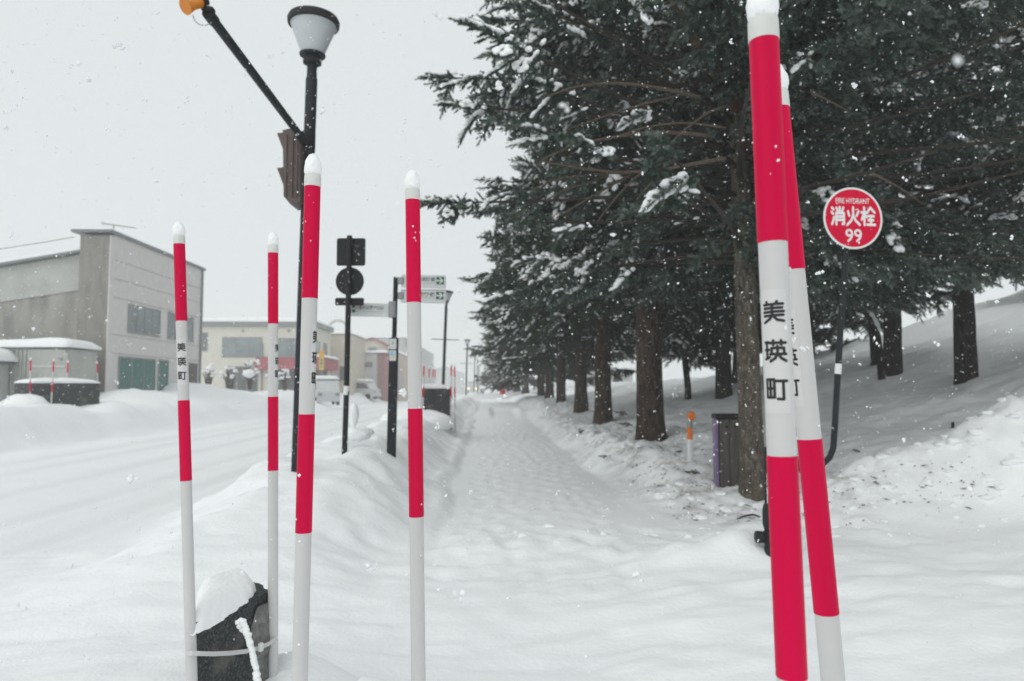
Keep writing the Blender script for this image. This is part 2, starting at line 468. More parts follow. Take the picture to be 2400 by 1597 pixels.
# ------------------------------------------------------------------ mesh helpers
class MB:
    def __init__(self):
        self.v, self.f, self.m = [], [], []

    def add(self, vs, fs, mi=0):
        o = len(self.v)
        self.v.extend([tuple(p) for p in vs])
        for f in fs:
            self.f.append(tuple(i + o for i in f)); self.m.append(mi)
        return self

    def box(self, c, d, rot=None, mi=0, bev=0.0):
        """box centred at c with full size d; bev chamfers its vertical and horizontal edges"""
        hx, hy, hz = d[0] / 2, d[1] / 2, d[2] / 2
        if bev <= 0:
            vs = [Vector((sx * hx, sy * hy, sz * hz)) for sz in (-1, 1) for sy in (-1, 1) for sx in (-1, 1)]
            fs = [(0, 2, 3, 1), (4, 5, 7, 6), (0, 1, 5, 4), (2, 6, 7, 3), (0, 4, 6, 2), (1, 3, 7, 5)]
        else:
            b = min(bev, hx * 0.9, hy * 0.9, hz * 0.9)

            def ring(x, y, z):
                return [Vector(p) for p in ((-x + b, -y, z), (x - b, -y, z), (x, -y + b, z), (x, y - b, z), (x - b, y, z), (-x + b, y, z), (-x, y - b, z), (-x, -y + b, z))]
            r0 = [Vector((p.x * (hx - b) / hx, p.y * (hy - b) / hy, -hz)) for p in ring(hx, hy, 0)]
            r3 = [Vector((p.x, p.y, hz)) for p in r0]
            r1, r2 = ring(hx, hy, -hz + b), ring(hx, hy, hz - b)
            vs = r0 + r1 + r2 + r3
            fs = [tuple(range(7, -1, -1)), tuple(range(24, 32))]
            for k in range(3):
                for i in range(8):
                    j = (i + 1) % 8
                    fs.append((k * 8 + i, k * 8 + j, k * 8 + 8 + j, k * 8 + 8 + i))
        R = rot.to_matrix() if isinstance(rot, Euler) else rot
        c = Vector(c)
        return self.add([(R @ p if R is not None else p) + c for p in vs], fs, mi)

    def tube(self, pts, rads, n=10, mi=0, caps=True):
        pts = [Vector(p) for p in pts]
        if not hasattr(rads, '__len__'):
            rads = [rads] * len(pts)
        vs, fs = [], []
        ref = None
        for i, p in enumerate(pts):
            a = pts[min(i + 1, len(pts) - 1)] - pts[max(i - 1, 0)]
            a.normalize()
            if ref is None:
                ref = Vector((1, 0, 0)) if abs(a.x) < 0.8 else Vector((0, 1, 0))
            u = (ref - a * ref.dot(a)).normalized()
            ref = u
            w = a.cross(u)
            for k in range(n):
                t = 2 * math.pi * k / n
                vs.append(p + (u * math.cos(t) + w * math.sin(t)) * rads[i])
        for i in range(len(pts) - 1):
            for k in range(n):
                j = (k + 1) % n
                fs.append((i * n + k, i * n + j, i * n + n + j, i * n + n + k))
        if caps:
            fs.append(tuple(range(n - 1, -1, -1)))
            fs.append(tuple((len(pts) - 1) * n + k for k in range(n)))
        return self.add(vs, fs, mi)

    def lathe(self, prof, n=32, c=(0, 0, 0), R=None, mi=0):
        """prof: (radius, z) pairs, closed at both ends"""
        vs, fs = [], []
        c = Vector(c)
        for r, z in prof:
            for k in range(n):
                t = 2 * math.pi * k / n
                p = Vector((r * math.cos(t), r * math.sin(t), z))
                vs.append((R @ p if R is not None else p) + c)
        for i in range(len(prof) - 1):
            for k in range(n):
                j = (k + 1) % n
                fs.append((i * n + k, i * n + j, i * n + n + j, i * n + n + k))
        fs.append(tuple(range(n - 1, -1, -1)))
        fs.append(tuple((len(prof) - 1) * n + k for k in range(n)))
        return self.add(vs, fs, mi)

    def prism(self, poly, origin, ax, ay, depth, mi=0):
        """polygon (a, b) in the plane of ax, ay, pushed by the vector depth"""
        o, ax, ay, dp = Vector(origin), Vector(ax), Vector(ay), Vector(depth)
        n = len(poly)
        lo = [o + ax * a + ay * b for a, b in poly]
        hi = [p + dp for p in lo]
        fs = [tuple(range(n - 1, -1, -1)), tuple(range(n, 2 * n))]
        for i in range(n):
            j = (i + 1) % n
            fs.append((i, j, n + j, n + i))
        return self.add(lo + hi, fs, mi)

    def blob(self, c, r, seed=0, amp=0.18, sub=2, freq=2.2, mi=0):
        vs, fs = ico(sub)
        rs = random.Random(seed)
        o = [rs.uniform(0, 50) for _ in range(3)]
        c = Vector(c)
        out = []
        for p in vs:
            k = 1 + amp * 2 * float(vnoise(p[0] * freq + o[0] + p[2] * 1.3, p[1] * freq + o[1] + p[2] * freq * 0.9))
            out.append(c + Vector((p[0] * r[0] * k, p[1] * r[1] * k, p[2] * r[2] * k)))
        return self.add(out, fs, mi)

    def build(self, name, mats, parent=None, smooth=False, fix=True):
        me = bpy.data.meshes.new(name)
        me.from_pydata(self.v, [], self.f)
        if not isinstance(mats, (list, tuple)):
            mats = [mats]
        for m in mats:
            me.materials.append(m)
        if len(mats) > 1:
            me.polygons.foreach_set('material_index', self.m)
        if fix:
            b = bmesh.new(); b.from_mesh(me)
            bmesh.ops.recalc_face_normals(b, faces=b.faces)
            b.to_mesh(me); b.free()
        if smooth is True:
            me.polygons.foreach_set('use_smooth', [True] * len(me.polygons))
        elif smooth:
            me.polygons.foreach_set('use_smooth', [True] * len(me.polygons))
            me.set_sharp_from_angle(angle=math.radians(smooth))
        me.update()
        o = bpy.data.objects.new(name, me)
        COL.objects.link(o)
        if parent is not None:
            o.parent = parent
        return o


_ICO = {}


def ico(sub):
    if sub not in _ICO:
        b = bmesh.new()
        bmesh.ops.create_icosphere(b, subdivisions=sub, radius=1)
        b.verts.ensure_lookup_table()
        _ICO[sub] = ([tuple(v.co) for v in b.verts], [tuple(v.index for v in f.verts) for f in b.faces])
        b.free()
    return _ICO[sub]


def tag(o, label=None, cat=None, group=None, kind=None):
    if label: o['label'] = label
    if cat: o['category'] = cat
    if group: o['group'] = group
    if kind: o['kind'] = kind
    return o


def thing(name, loc, label, cat, group=None, rz=0.0):
    e = bpy.data.objects.new(name, None)
    e.empty_display_size = 0.1
    COL.objects.link(e)
    e.location = loc
    e.rotation_euler = (0, 0, rz)
    return tag(e, label, cat, group)


def street_thing(name, X, s, z, label, cat, group=None):
    return thing(name, W(X, s, z), label, cat, group, STREET)


def copy_tree(o, parent=None):
    c = o.copy()
    COL.objects.link(c)
    if parent is not None:
        c.parent = parent
        c.matrix_parent_inverse = o.matrix_parent_inverse.copy()
    for ch in list(o.children):
        copy_tree(ch, c)
    return c


def text_geo(body, size, offset=0.0):
    """outline lettering as flat triangles in x, y, centred"""
    cu = bpy.data.curves.new('lettering_source', 'FONT')
    cu.body = body; cu.size = size; cu.align_x = 'CENTER'; cu.align_y = 'CENTER'
    cu.offset = offset; cu.resolution_u = 3
    ob = bpy.data.objects.new('lettering_source', cu)
    COL.objects.link(ob)
    dg = bpy.context.evaluated_depsgraph_get()
    dg.update()
    me = bpy.data.meshes.new_from_object(ob.evaluated_get(dg))
    vs = [v.co.copy() for v in me.vertices]
    fs = [tuple(p.vertices) for p in me.polygons]
    bpy.data.objects.remove(ob); bpy.data.curves.remove(cu); bpy.data.meshes.remove(me)
    return vs, fs


def put_text(mb, body, size, origin, ax, ay, offset=0.0, width=None, mi=0):
    vs, fs = text_geo(body, size, offset)
    if not vs:
        return
    x0, x1 = min(v.x for v in vs), max(v.x for v in vs)
    y0, y1 = min(v.y for v in vs), max(v.y for v in vs)
    k = (width / (x1 - x0)) if width else 1.0
    o, ax, ay = Vector(origin), Vector(ax), Vector(ay)
    mb.add([o + ax * ((v.x - (x0 + x1) / 2) * k) + ay * (v.y - (y0 + y1) / 2) for v in vs], fs, mi)


# rounded strokes for the hand-cut gothic characters
GLYPH = {
    '美': [[(.18, .99), (.21, .90)], [(.66, 1.0), (.60, .90)], [(.03, .86), (.95, .89)], [(.06, .69), (.90, .71)], [(.03, .51), (.97, .54)],
          [(.05, .34), (.95, .37)], [(.44, .88), (.44, .36)], [(.43, .36), (.33, .20), (.06, .03)], [(.46, .36), (.64, .15), (.96, .09)]],
    '瑛': [[(.02, .90), (.22, .90)], [(.03, .55), (.20, .55)], [(.03, .13), (.24, .21)], [(.11, .90), (.11, .17)], [(.25, .87), (1, .87)],
          [(.43, .98), (.43, .78)], [(.78, .98), (.78, .78)], [(.61, .72), (.61, .36)], [(.34, .36), (.34, .63), (.90, .63), (.90, .36)],
          [(.27, .35), (1, .35)], [(.60, .36), (.50, .17), (.28, .02)], [(.63, .36), (.77, .15), (.99, .03)]],
    '町': [[(.03, .13), (.03, .95), (.40, .95), (.40, .13), (.03, .13)], [(.03, .54), (.40, .54)], [(.215, .95), (.215, .13)],
          [(.42, .88), (.98, .88)], [(.80, .88), (.80, .04), (.54, .06)]],
    '消': [[(.03, .95), (.15, .85)], [(0, .70), (.11, .61)], [(.01, .02), (.11, .20), (.17, .42)], [(.61, 1.0), (.61, .68)], [(.36, .95), (.44, .80)],
          [(.88, .97), (.79, .80)], [(.33, 0), (.33, .66), (.90, .66), (.90, .05), (.78, .04)], [(.33, .46), (.90, .46)], [(.33, .27), (.90, .27)]],
    '火': [[(.12, .76), (.20, .52)], [(.90, .79), (.75, .52)], [(.50, 1.0), (.50, .62), (.36, .26), (.05, .01)], [(.50, .58), (.66, .25), (.97, .01)]],
    '栓': [[(0, .72), (.42, .72)], [(.22, 1.0), (.22, .0)], [(.20, .66), (.02, .32)], [(.26, .60), (.38, .46)], [(.68, 1.0), (.42, .70)], [(.68, 1.0), (1.0, .72)],
          [(.50, .52), (.90, .52)], [(.52, .29), (.88, .29)], [(.42, .03), (1.0, .03)], [(.70, .52), (.70, .03)]],
}


def put_strokes(mb, ch, fn, thick, mi=0, start=0):
    """fn(x, y, lift) -> point; every stroke segment is a capsule a hair above the one before"""
    lift = start
    for line in GLYPH[ch]:
        for (x0, y0), (x1, y1) in zip(line, line[1:]):
            d = Vector((x1 - x0, y1 - y0)); L = max(d.length, 1e-4); d /= L
            nrm = Vector((-d.y, d.x))
            h = thick / 2
            rows = []
            steps = [(-h, 0.0), (-h * 0.7, h * 0.71), (0, h)] + [(L * k / 5, h) for k in range(1, 5)] + [(L, h), (L + h * 0.7, h * 0.71), (L + h, 0.0)]
            for a, w in steps:
                for sg in (-1, 1):
                    p = Vector((x0, y0)) + d * a + nrm * (w * sg)
                    rows.append(fn(p.x, p.y, lift))
            fs = [(2 * i, 2 * i + 1, 2 * i + 3, 2 * i + 2) for i in range(len(steps) - 1)]
            mb.add(rows, fs, mi)
            lift += 1


# ------------------------------------------------------------------ ground sheet
def graded(lo, a, b, hi, step, grow):
    mid = list(np.arange(a, b + step / 2, step))
    left, x, d = [], a, step
    while x > lo:
        d *= grow; x -= d; left.append(x)
    right, x, d = [], b, step
    while x < hi:
        d *= grow; x += d; right.append(x)
    return np.array(left[::-1] + mid + right)


def build_ground():
    gx = graded(-420, -4.2, 6.6, 420, 0.05, 1.055)
    gs = graded(-30, 1.2, 14.0, 620, 0.05, 1.022)
    XX, SS = np.meshgrid(gx, gs)
    Z = ground_h(XX, SS)
    tread(gx, gs, Z)
    nx, ns = len(gx), len(gs)
    V = np.stack([XX.ravel(), SS.ravel(), Z.ravel()], 1)
    idx = np.arange(nx * ns).reshape(ns, nx)
    F = np.stack([idx[:-1, :-1], idx[:-1, 1:], idx[1:, 1:], idx[1:, :-1]], -1).reshape(-1, 4)
    me = bpy.data.meshes.new('snow_covered_ground')
    me.vertices.add(len(V)); me.vertices.foreach_set('co', V.ravel())
    me.loops.add(F.size); me.loops.foreach_set('vertex_index', F.ravel())
    me.polygons.add(len(F)); me.polygons.foreach_set('loop_start', np.arange(0, F.size, 4))
    me.polygons.foreach_set('use_smooth', np.ones(len(F), bool))
    me.update(); me.validate()
    me.materials.append(M['ground'])
    wob = 0.25 * vnoise(SS * 0.12, SS * 0 + 2.2)
    pk = 0
    for c in (-4.55, -5.5, -6.95, -8.5, -9.6):
        pk = pk + np.exp(-((XX - c - wob) / 0.20) ** 2)
    pk = np.clip(pk, 0, 1) * (0.75 + 0.9 * fbm(XX * 1.5, SS * 0.3, 3, 31)) + 0.28 * sst(-10.6, -9.8, XX) * (1 - sst(-4.0, -3.6, XX))
    at_ = me.attributes.new('packed', 'FLOAT', 'POINT')
    at_.data.foreach_set('value', np.clip(pk, 0, 1).ravel())
    o = bpy.data.objects.new('snow_covered_ground', me)
    COL.objects.link(o)
    o.rotation_euler = (0, 0, STREET)
    tag(o, kind='structure')


build_ground()

# ------------------------------------------------------------------ falling snow air
hb = MB().box((0, 150, 8.0), (1200, 1300, 22.0))
haze = hb.build('haze', [])
tag(haze, kind='stuff')
hm = bpy.data.materials.new('falling_snow_air')
hm.use_nodes = True
hn, hl = hm.node_tree.nodes, hm.node_tree.links
hn.clear()
ho = hn.new('ShaderNodeOutputMaterial')
hv = hn.new('ShaderNodeVolumePrincipled')
hv.inputs['Color'].default_value = (0.97, 0.98, 0.985, 1)
hv.inputs['Density'].default_value = 0.0028
hv.inputs['Anisotropy'].default_value = 0.2
hl.new(hv.outputs[0], ho.inputs['Volume'])
haze.data.materials.append(hm)

# ------------------------------------------------------------------ buildings
YX, YS, YZ = Vector((1, 0, 0)), Vector((0, 1, 0)), Vector((0, 0, 1))


def window_on(parent, face, a0, a1, z0, z1, plane, panes=2, mullion=0.06, frame_m='frame', glass='glass', proud=0.04, rnd=False):
    """a framed window: face 'x' lies on X = plane looking to +X (a runs along s); face 's' lies on s = plane looking to -s (a runs along X)"""
    def P(a, d, z):
        return (plane + d, a, z) if face == 'x' else (a, plane - d, z)

    def bx(mb, aa0, aa1, zz0, zz1, d0, d1):
        c = P((aa0 + aa1) / 2, (d0 + d1) / 2, (zz0 + zz1) / 2)
        sz = (d1 - d0, aa1 - aa0, zz1 - zz0) if face == 'x' else (aa1 - aa0, d1 - d0, zz1 - zz0)
        mb.box(c, sz)
    f = MB()
    t = mullion
    bx(f, a0 - t, a1 + t, z0 - t, z0, 0.004, proud + 0.03)
    bx(f, a0 - t, a1 + t, z1, z1 + t, 0.004, proud)
    bx(f, a0 - t, a0, z0, z1, 0.004, proud)
    bx(f, a1, a1 + t, z0, z1, 0.004, proud)
    w = (a1 - a0) / panes
    for k in range(1, panes):
        bx(f, a0 + w * k - t / 2, a0 + w * k + t / 2, z0, z1, 0.008, proud - 0.006)
    fo = f.build('window', M[frame_m], parent)
    for k in range(panes):
        g = MB()
        bx(g, a0 + w * k + (t / 2 if k else 0.002), a0 + w * (k + 1) - (t / 2 if k < panes - 1 else 0.002), z0 + 0.002, z1 - 0.002, 0.006, 0.016)
        g.build('pane', M[glass], fo)
    return fo


def slab(parent, name, m, x0, x1, s0, s1, z0, z1, bev=0.0):
    return MB().box(((x0 + x1) / 2, (s0 + s1) / 2, (z0 + z1) / 2), (x1 - x0, s1 - s0, z1 - z0), bev=bev).build(name, M[m], parent, smooth=30 if bev else False)


def snow_slab(parent, x0, x1, s0, s1, z0, h, name='roof_snow', seed=1, res=0.35, bulge=0.06):
    """a soft sheet of snow lying on a flat top: rounded rim, uneven upper side"""
    nx = max(4, int((x1 - x0) / res)); ns = max(4, int((s1 - s0) / res))
    mb = MB()
    vs, fs = [], []
    for j in range(ns + 1):
        for i in range(nx + 1):
            u, v = i / nx, j / ns
            x, y = x0 + (x1 - x0) * u, s0 + (s1 - s0) * v
            e = min(min(u, 1 - u) * (x1 - x0), min(v, 1 - v) * (s1 - s0))
            k = min(1.0, e / (h * 0.9)); k = math.sqrt(max(0, 1 - (1 - k) ** 2))
            bx = bulge * (1 if i == nx else -1 if i == 0 else 0); by = bulge * (1 if j == ns else -1 if j == 0 else 0)
            z = z0 + h * (0.30 + 0.70 * k) * (1 + 0.35 * float(vnoise(x * 0.9 + seed, y * 0.9 + seed * 3)))
            vs.append((x + bx, y + by, z))
    n1 = nx + 1
    for j in range(ns):
        for i in range(nx):
            fs.append((j * n1 + i, j * n1 + i + 1, (j + 1) * n1 + i + 1, (j + 1) * n1 + i))
    base = len(vs)
    border = [(i, 0) for i in range(nx)] + [(nx, j) for j in range(ns)] + [(i, ns) for i in range(nx, 0, -1)] + [(0, j) for j in range(ns, 0, -1)]
    for (i, j) in border:
        p = vs[j * n1 + i]
        vs.append((p[0] * 0.999, p[1], z0 + 0.004))
    nb = len(border)
    for k in range(nb):
        a = border[k]; b = border[(k + 1) % nb]
        fs.append((a[1] * n1 + a[0], base + k, base + (k + 1) % nb, b[1] * n1 + b[0]))
    mb.add(vs, fs)
    return mb.build(name, M['snow'], parent, smooth=True)


# --- grey two-storey building with a sloping side wing
A = street_thing('commercial_building', 0, 0, 0, 'pale grey two-storey building with a brown tower end and sloping side wing', 'building')
XA = -16.0
slab(A, 'front_wall', 'siding', -17.2, XA, 30.62, 40.1, -0.5, 8.08)
slab(A, 'tower_wall', 'dark_siding', -17.25, XA - 0.006, 30.30, 30.615, -0.5, 7.98)
slab(A, 'corner_trim', 'siding', XA - 0.005, XA + 0.03, 30.28, 30.66, -0.5, 7.98)
slab(A, 'roof', 'roof_metal', -17.55, XA + 0.10, 30.12, 40.25, 8.085, 8.20)
snow_slab(A, -17.4, XA + 0.02, 30.3, 40.1, 8.205, 0.16, seed=3, res=0.7)
slab(A, 'downpipe', 'frame', XA + 0.01, XA + 0.10, 39.86, 39.96, 0.2, 8.07)
wing = MB().prism([(-17.26, -0.5), (-17.26, 7.28), (-30.0, 5.0), (-30.0, -0.5)], (0, 30.75, 0), YX, YZ, (0, 8.5, 0))
wing.build('wing_wall', M['stained_wall'], A)
up = MB().prism([(-17.27, 5.72), (-17.27, 7.27), (-29.9, 5.01), (-29.9, 3.7)], (0, 30.70, 0), YX, YZ, (0, 0.045, 0))
up.build('wing_cladding', M['pale_sheet'], A)
rf = MB().prism([(-17.22, 7.30), (-17.22, 7.40), (-30.3, 5.06), (-30.3, 4.96)], (0, 30.4, 0), YX, YZ, (0, 9.2, 0))
wr = rf.build('wing_roof', M['roof_metal'], A)
sn = MB().prism([(-17.26, 7.405), (-17.3, 7.52), (-30.2, 5.20), (-30.3, 5.065)], (0, 30.45, 0), YX, YZ, (0, 9.1, 0))
sn.build('roof_snow', M['snow'], wr)


def sA(u):
    return 16.0 * 1667 / (1145 - u)


window_on(A, 'x', sA(312), sA(383), 4.05, 5.22, XA, 4)
window_on(A, 'x', sA(403), sA(459), 4.05, 5.26, XA, 4)
d0 = window_on(A, 'x', sA(294), sA(375), 0.3, 2.84, XA, 3, glass='green_glass', frame_m='frame')
d0.name = 'shopfront'
d1 = window_on(A, 'x', sA(384), sA(405), 0.3, 2.84, XA, 1, glass='green_glass')
d1.name = 'shopfront'
slab(A, 'shutter', 'brown_opening', XA + 0.004, XA + 0.05, sA(441), sA(471), 0.2, 2.84)
for k in range(9):
    z = 0.6 + k * 0.80
    slab(A, 'siding_joint', 'frame', XA + 0.002, XA + 0.012, 30.67, 39.8, z, z + 0.018) if not any(a < z < b for a, b in ((3.9, 5.4), (0.2, 2.95))) else None

ant = street_thing('television_antenna', -17.3, 33.0, 8.3, 'thin television aerial standing on the flat roof of the grey building', 'aerial')
ant_m = MB().tube([(0, 0, -0.1), (0, 0, 0.72)], 0.025, 8).build('mast', M['steel_dark'], ant)
MB().tube([(-0.52, 0, 0.80), (1.0, 0, 0.60)], 0.016, 6).build('boom', M['steel_dark'], ant)
el = MB()
for k in range(12):
    t = k / 11
    x = -0.5 + 1.45 * t
    el.tube([(x, -0.30 + 0.1 * t, 0.80 - 0.2 * t), (x, 0.30 - 0.1 * t, 0.80 - 0.2 * t)], 0.007, 5)
el.tube([(-0.5, 0, 0.70), (-0.5, 0, 0.92)], 0.01, 5)
el.build('elements', M['steel_dark'], ant)

wp = []
p0, p1 = W(-17.5, 30.3, 7.9), W(-40, 31, 7.3)
for k in range(17):
    t = k / 16
    p = p0.lerp(p1, t); p.z -= 4 * 0.9 * t * (1 - t)
    wp.append(p)
tag(MB().tube(wp, 0.016, 6).build('power_cable', M['steel_dark']), 'thin overhead cable sagging away left from the tower of the grey building', 'cable')

# --- metal storage sheds beside it
SH = street_thing('storage_shed', -18.9, 27.6, 0, 'pale ribbed metal storage shed with a thick snow roof behind the left planter', 'shed')
zt = 3.10
slab(SH, 'wall', 'pale_sheet', 0.0, 2.92, 0.0, 2.0, -0.3, zt - 0.06, bev=0.03)
for k in range(9):
    slab(SH, 'rib', 'pale_sheet', 0.06 + k * 0.155, 0.125 + k * 0.155, -0.045, -0.003, 0.6, zt - 0.12)
front = MB().prism([(1.44, 0.5), (1.44, 2.85), (1.52, 3.0), (2.80, 3.0), (2.92, 2.86), (2.92, 0.5)], (0, -0.07, 0), YX, YZ, (0, 0.066, 0))
fp = front.build('end_panel', M['pale_sheet'], SH)
slab(SH, 'rail', 'white_wall', 1.50, 2.86, -0.10, -0.072, 2.33, 2.39)
for r in range(3):
    for c in range(5):
        slab(fp, 'vent_slot', 'brown_opening', 1.60 + c * 0.22, 1.71 + c * 0.22, -0.084, -0.071, 1.55 + r * 0.115, 1.585 + r * 0.115)
slab(SH, 'lamp', 'grey_metal', 2.62, 2.74, -0.10, -0.072, 2.60, 2.68)
snow_slab(SH, -0.9, 2.98, -0.12, 2.05, zt - 0.02, 0.36, seed=9, res=0.2)
SH2 = street_thing('lean_to_shed', -19.9, 26.0, 0, 'low shed at the left edge with a thick overhanging snow slab', 'shed')
slab(SH2, 'wall', 'grey_wall', -1.6, 1.78, 0.3, 1.5, -0.3, 2.42)
for k in range(10):
    slab(SH2, 'rib', 'grey_wall', -0.2 + k * 0.19, -0.13 + k * 0.19, 0.26, 0.297, 0.6, 2.38)
slab(SH2, 'roof', 'roof_metal', -1.7, 2.02, 0.0, 1.6, 2.425, 2.52)
snow_slab(SH2, -1.75, 2.05, -0.05, 1.65, 2.525, 0.46, seed=12, res=0.2)

# --- cream building with the red awning
B = street_thing('cream_shop_building', 0, 0, 0, 'cream two-storey shop building with a long red awning round its corner', 'building')
XB, SB = -14.2, 58.0
slab(B, 'wall', 'cream', -24.5, XB, SB, 64.3, 0, 6.45)
slab(B, 'eave', 'roof_metal', -24.8, XB + 0.25, SB - 0.25, 64.5, 6.455, 6.80).data.materials[0] = M['grey_metal']
snow_slab(B, -24.7, XB + 0.22, SB - 0.22, 64.4, 6.805, 0.45, seed=21, res=0.9)


def xB(u, s=SB):
    return (u - 1145) / 1667.0 * s


def zB(v, s=SB):
    return 1.6 + (906 - v) / 1667.0 * s


window_on(B, 's', xB(479), xB(493), zB(823), zB(783), SB, 1, 0.05, glass='glass_dark')
window_on(B, 's', xB(531), xB(617), zB(836), zB(795), SB, 3, 0.10, glass='glass')
window_on(B, 's', xB(653), xB(715), zB(836), zB(797), SB, 2, 0.10, glass='glass')
window_on(B, 'x', 59.0, 60.2, zB(830), zB(800), XB, 1, 0.05, glass='glass')
window_on(B, 'x', 61.6, 62.8, zB(830), zB(800), XB, 1, 0.05, glass='glass')
window_on(B, 's', xB(540), xB(610), 1.0, zB(862), SB, 3, 0.08, glass='glass_dark')
window_on(B, 's', xB(655), xB(725), 1.0, zB(868), SB, 3, 0.08, glass='glass_dark')
window_on(B, 'x', 58.6, 63.0, 1.0, zB(868), XB, 3, 0.08, glass='glass_dark')
for u in (575, 680):
    vent = MB().lathe([(0.09, 0), (0.11, 0.05), (0.06, 0.09)], 12, (xB(u), SB - 0.004, zB(777)), Matrix.Rotation(math.pi / 2, 3, 'X'))
    vent.build('wall_vent', M['grey_metal'], B, smooth=40)
slab(B, 'downpipe', 'grey_metal', xB(619.5), xB(622), SB - 0.12, SB - 0.03, 0.5, zB(805))
aw = MB()
z1, z0 = zB(837.5), zB(867)
aw.prism([(0, z1 - 0.14), (0, z1), (0.75, z0 + 0.05), (0.75, z0), (0, z0 + 0.02)], (xB(606), SB - 0.004, 0), (0, -1, 0), YZ, (XB + 0.75 - xB(606), 0, 0))
aw.prism([(0, z1 - 0.14), (0, z1), (0.80, z1 - 0.1), (0.80, z0), (0, z0 + 0.02)], (XB + 0.006, SB, 0), YX, YZ, (0, 6.0, 0))
awn = aw.build('awning', M['awning'], B)
snow_slab(awn, XB + 0.02, XB + 0.82, SB + 0.4, SB + 6.0, z1 - 0.04, 0.28, seed=31, res=0.25, name='awning_snow')
bn = street_thing('shop_banner', xB(757, 57.0), 57.0, zB(823, 57.0), 'narrow upright yellow banner sign with orange head by the red awning', 'sign')
MB().box((0, 0, -0.28), (0.37, 0.10, 0.56), bev=0.02).build('head_panel', M['banner_orange'], bn)
MB().box((0, 0, -1.06), (0.36, 0.09, 0.98), bev=0.02).build('panel', M['banner_yellow'], bn)
MB().tube([(0, 0.07, -3.2), (0, 0.07, -0.02)], 0.03, 8).build('post', M['grey_metal'], bn)
tx = MB()
for k, ch in enumerate('営業中'):
    tx = MB()
    put_text(tx, ch, 0.26, (0, -0.050, -0.76 - 0.28 * k), YX, YZ, 0.006)
    tx.build('lettering', M['text_grey'], bn, fix=False)

# --- beige block with an arched roof rib
Cb = street_thing('beige_building', 0, 0, 0, 'plain beige block with a snow-covered arch on its roof behind the awning', 'building')
slab(Cb, 'wall', 'beige', -16.6, -12.75, 66.2, 74.0, 0, 6.45)
window_on(Cb, 's', -13.7, -13.0, 2.2, 3.4, 66.2, 1, 0.06, glass='glass_dark')
snow_slab(Cb, -16.6, -12.7, 66.1, 74.0, 6.455, 0.3, seed=41, res=0.8)
arc = MB()
pts = [(-14.75 + 1.15 * math.cos(t), 70.0, 6.6 + 1.45 * math.sin(t)) for t in [math.pi * k / 14 for k in range(15)]]
arc.tube(pts, 0.13, 8)
arc.build('roof_arch', M['grey_wall'], Cb, smooth=True)

# --- house with red-trimmed gable, white garage in front
D = street_thing('gable_house', 0, 0, 0, 'cream gabled house with thin red roof edging behind the white garage', 'house')
MB().prism([(-15.3, 0), (-15.3, 6.20), (-12.9, 6.95), (-11.2, 6.02), (-11.2, 0)], (0, 80, 0), YX, YZ, (0, 8, 0)).build('wall', M['beige'], D)
MB().prism([(-15.6, 6.12), (-15.6, 6.26), (-12.9, 7.10), (-12.9, 6.96)], (0, 79.7, 0), YX, YZ, (0, 8.6, 0)).build('roof', M['red_trim'], D)
MB().prism([(-12.895, 6.96), (-12.895, 7.10), (-10.9, 6.02), (-10.9, 5.88)], (0, 79.7, 0), YX, YZ, (0, 8.6, 0)).build('roof', M['red_trim'], D)
window_on(D, 's', -13.4, -12.6, 5.0, 5.9, 80, 1, 0.06, glass='glass')
G = street_thing('garage', 0, 0, 0, 'low white garage with a pale red side panel and snow on top', 'garage')
slab(G, 'wall', 'white_wall', -14.1, -11.55, 74, 79, 0, 5.05)
slab(G, 'side_panel', 'pink_wall', -11.54, -10.35, 74.1, 79, 0, 5.0)
slab(G, 'sign_strip', 'grey_metal', -14.05, -12.0, 73.94, 73.997, 3.6, 4.1)
slab(G, 'post', 'grey_metal', -11.05, -10.95, 73.9, 73.99, 0, 5.05)
snow_slab(G, -14.2, -10.3, 73.9, 79, 5.055, 0.3, seed=44, res=0.6)
H2 = street_thing('annex', 0, 0, 0, 'small cream annex with a sloping snowy roof right of the garage', 'annex')
MB().prism([(-9.95, 0), (-9.95, 5.3), (-8.7, 4.75), (-8.7, 0)], (0, 76, 0), YX, YZ, (0, 5, 0)).build('wall', M['beige'], H2)
MB().prism([(-10.6, 5.63), (-10.6, 5.90), (-8.4, 4.92), (-8.4, 4.66)], (0, 75.7, 0), YX, YZ, (0, 5.4, 0)).build('roof_snow', M['snow'], H2)
slab(H2, 'door', 'grey_wall', -9.7, -9.0, 75.94, 75.997, 1.0, 3.0)
E = street_thing('warehouse', 0, 0, 0, 'large pale grey warehouse fading into snow haze behind the gabled house', 'building')
slab(E, 'wall', 'grey_wall', -16.5, -11.6, 98, 120, 0, 8.25)
slab(E, 'lower_wall', 'grey_wall', -11.59, -9.2, 98, 120, 0, 7.0)
snow_slab(E, -16.6, -11.55, 97.9, 120, 8.255, 0.3, seed=46, res=1.5)
for (nm, X, s, w, h, lab) in (('far_house', -8.6, 140, 7, 5.6, 'faint far house down the street beyond the parking poles'), ('far_house', -20, 165, 14, 7.5, 'faintest long house at the far left end of the street')):
    q = street_thing(nm, X, s, 0, lab, 'house')
    MB().prism([(-w / 2, 0), (-w / 2, h - 1.4), (0, h), (w / 2, h - 1.4), (w / 2, 0)], (0, 0, 0), YX, YZ, (0, 9, 0)).build('wall', M['white_wall'], q)
    MB().prism([(-w / 2 - .4, h - 1.5), (0, h + 0.05), (w / 2 + .4, h - 1.5), (w / 2 + .4, h - 1.2), (0, h + 0.4), (-w / 2 - .4, h - 1.2)], (0, -0.3, 0), YX, YZ, (0, 9.6, 0)).build('roof_snow', M['snow'], q)
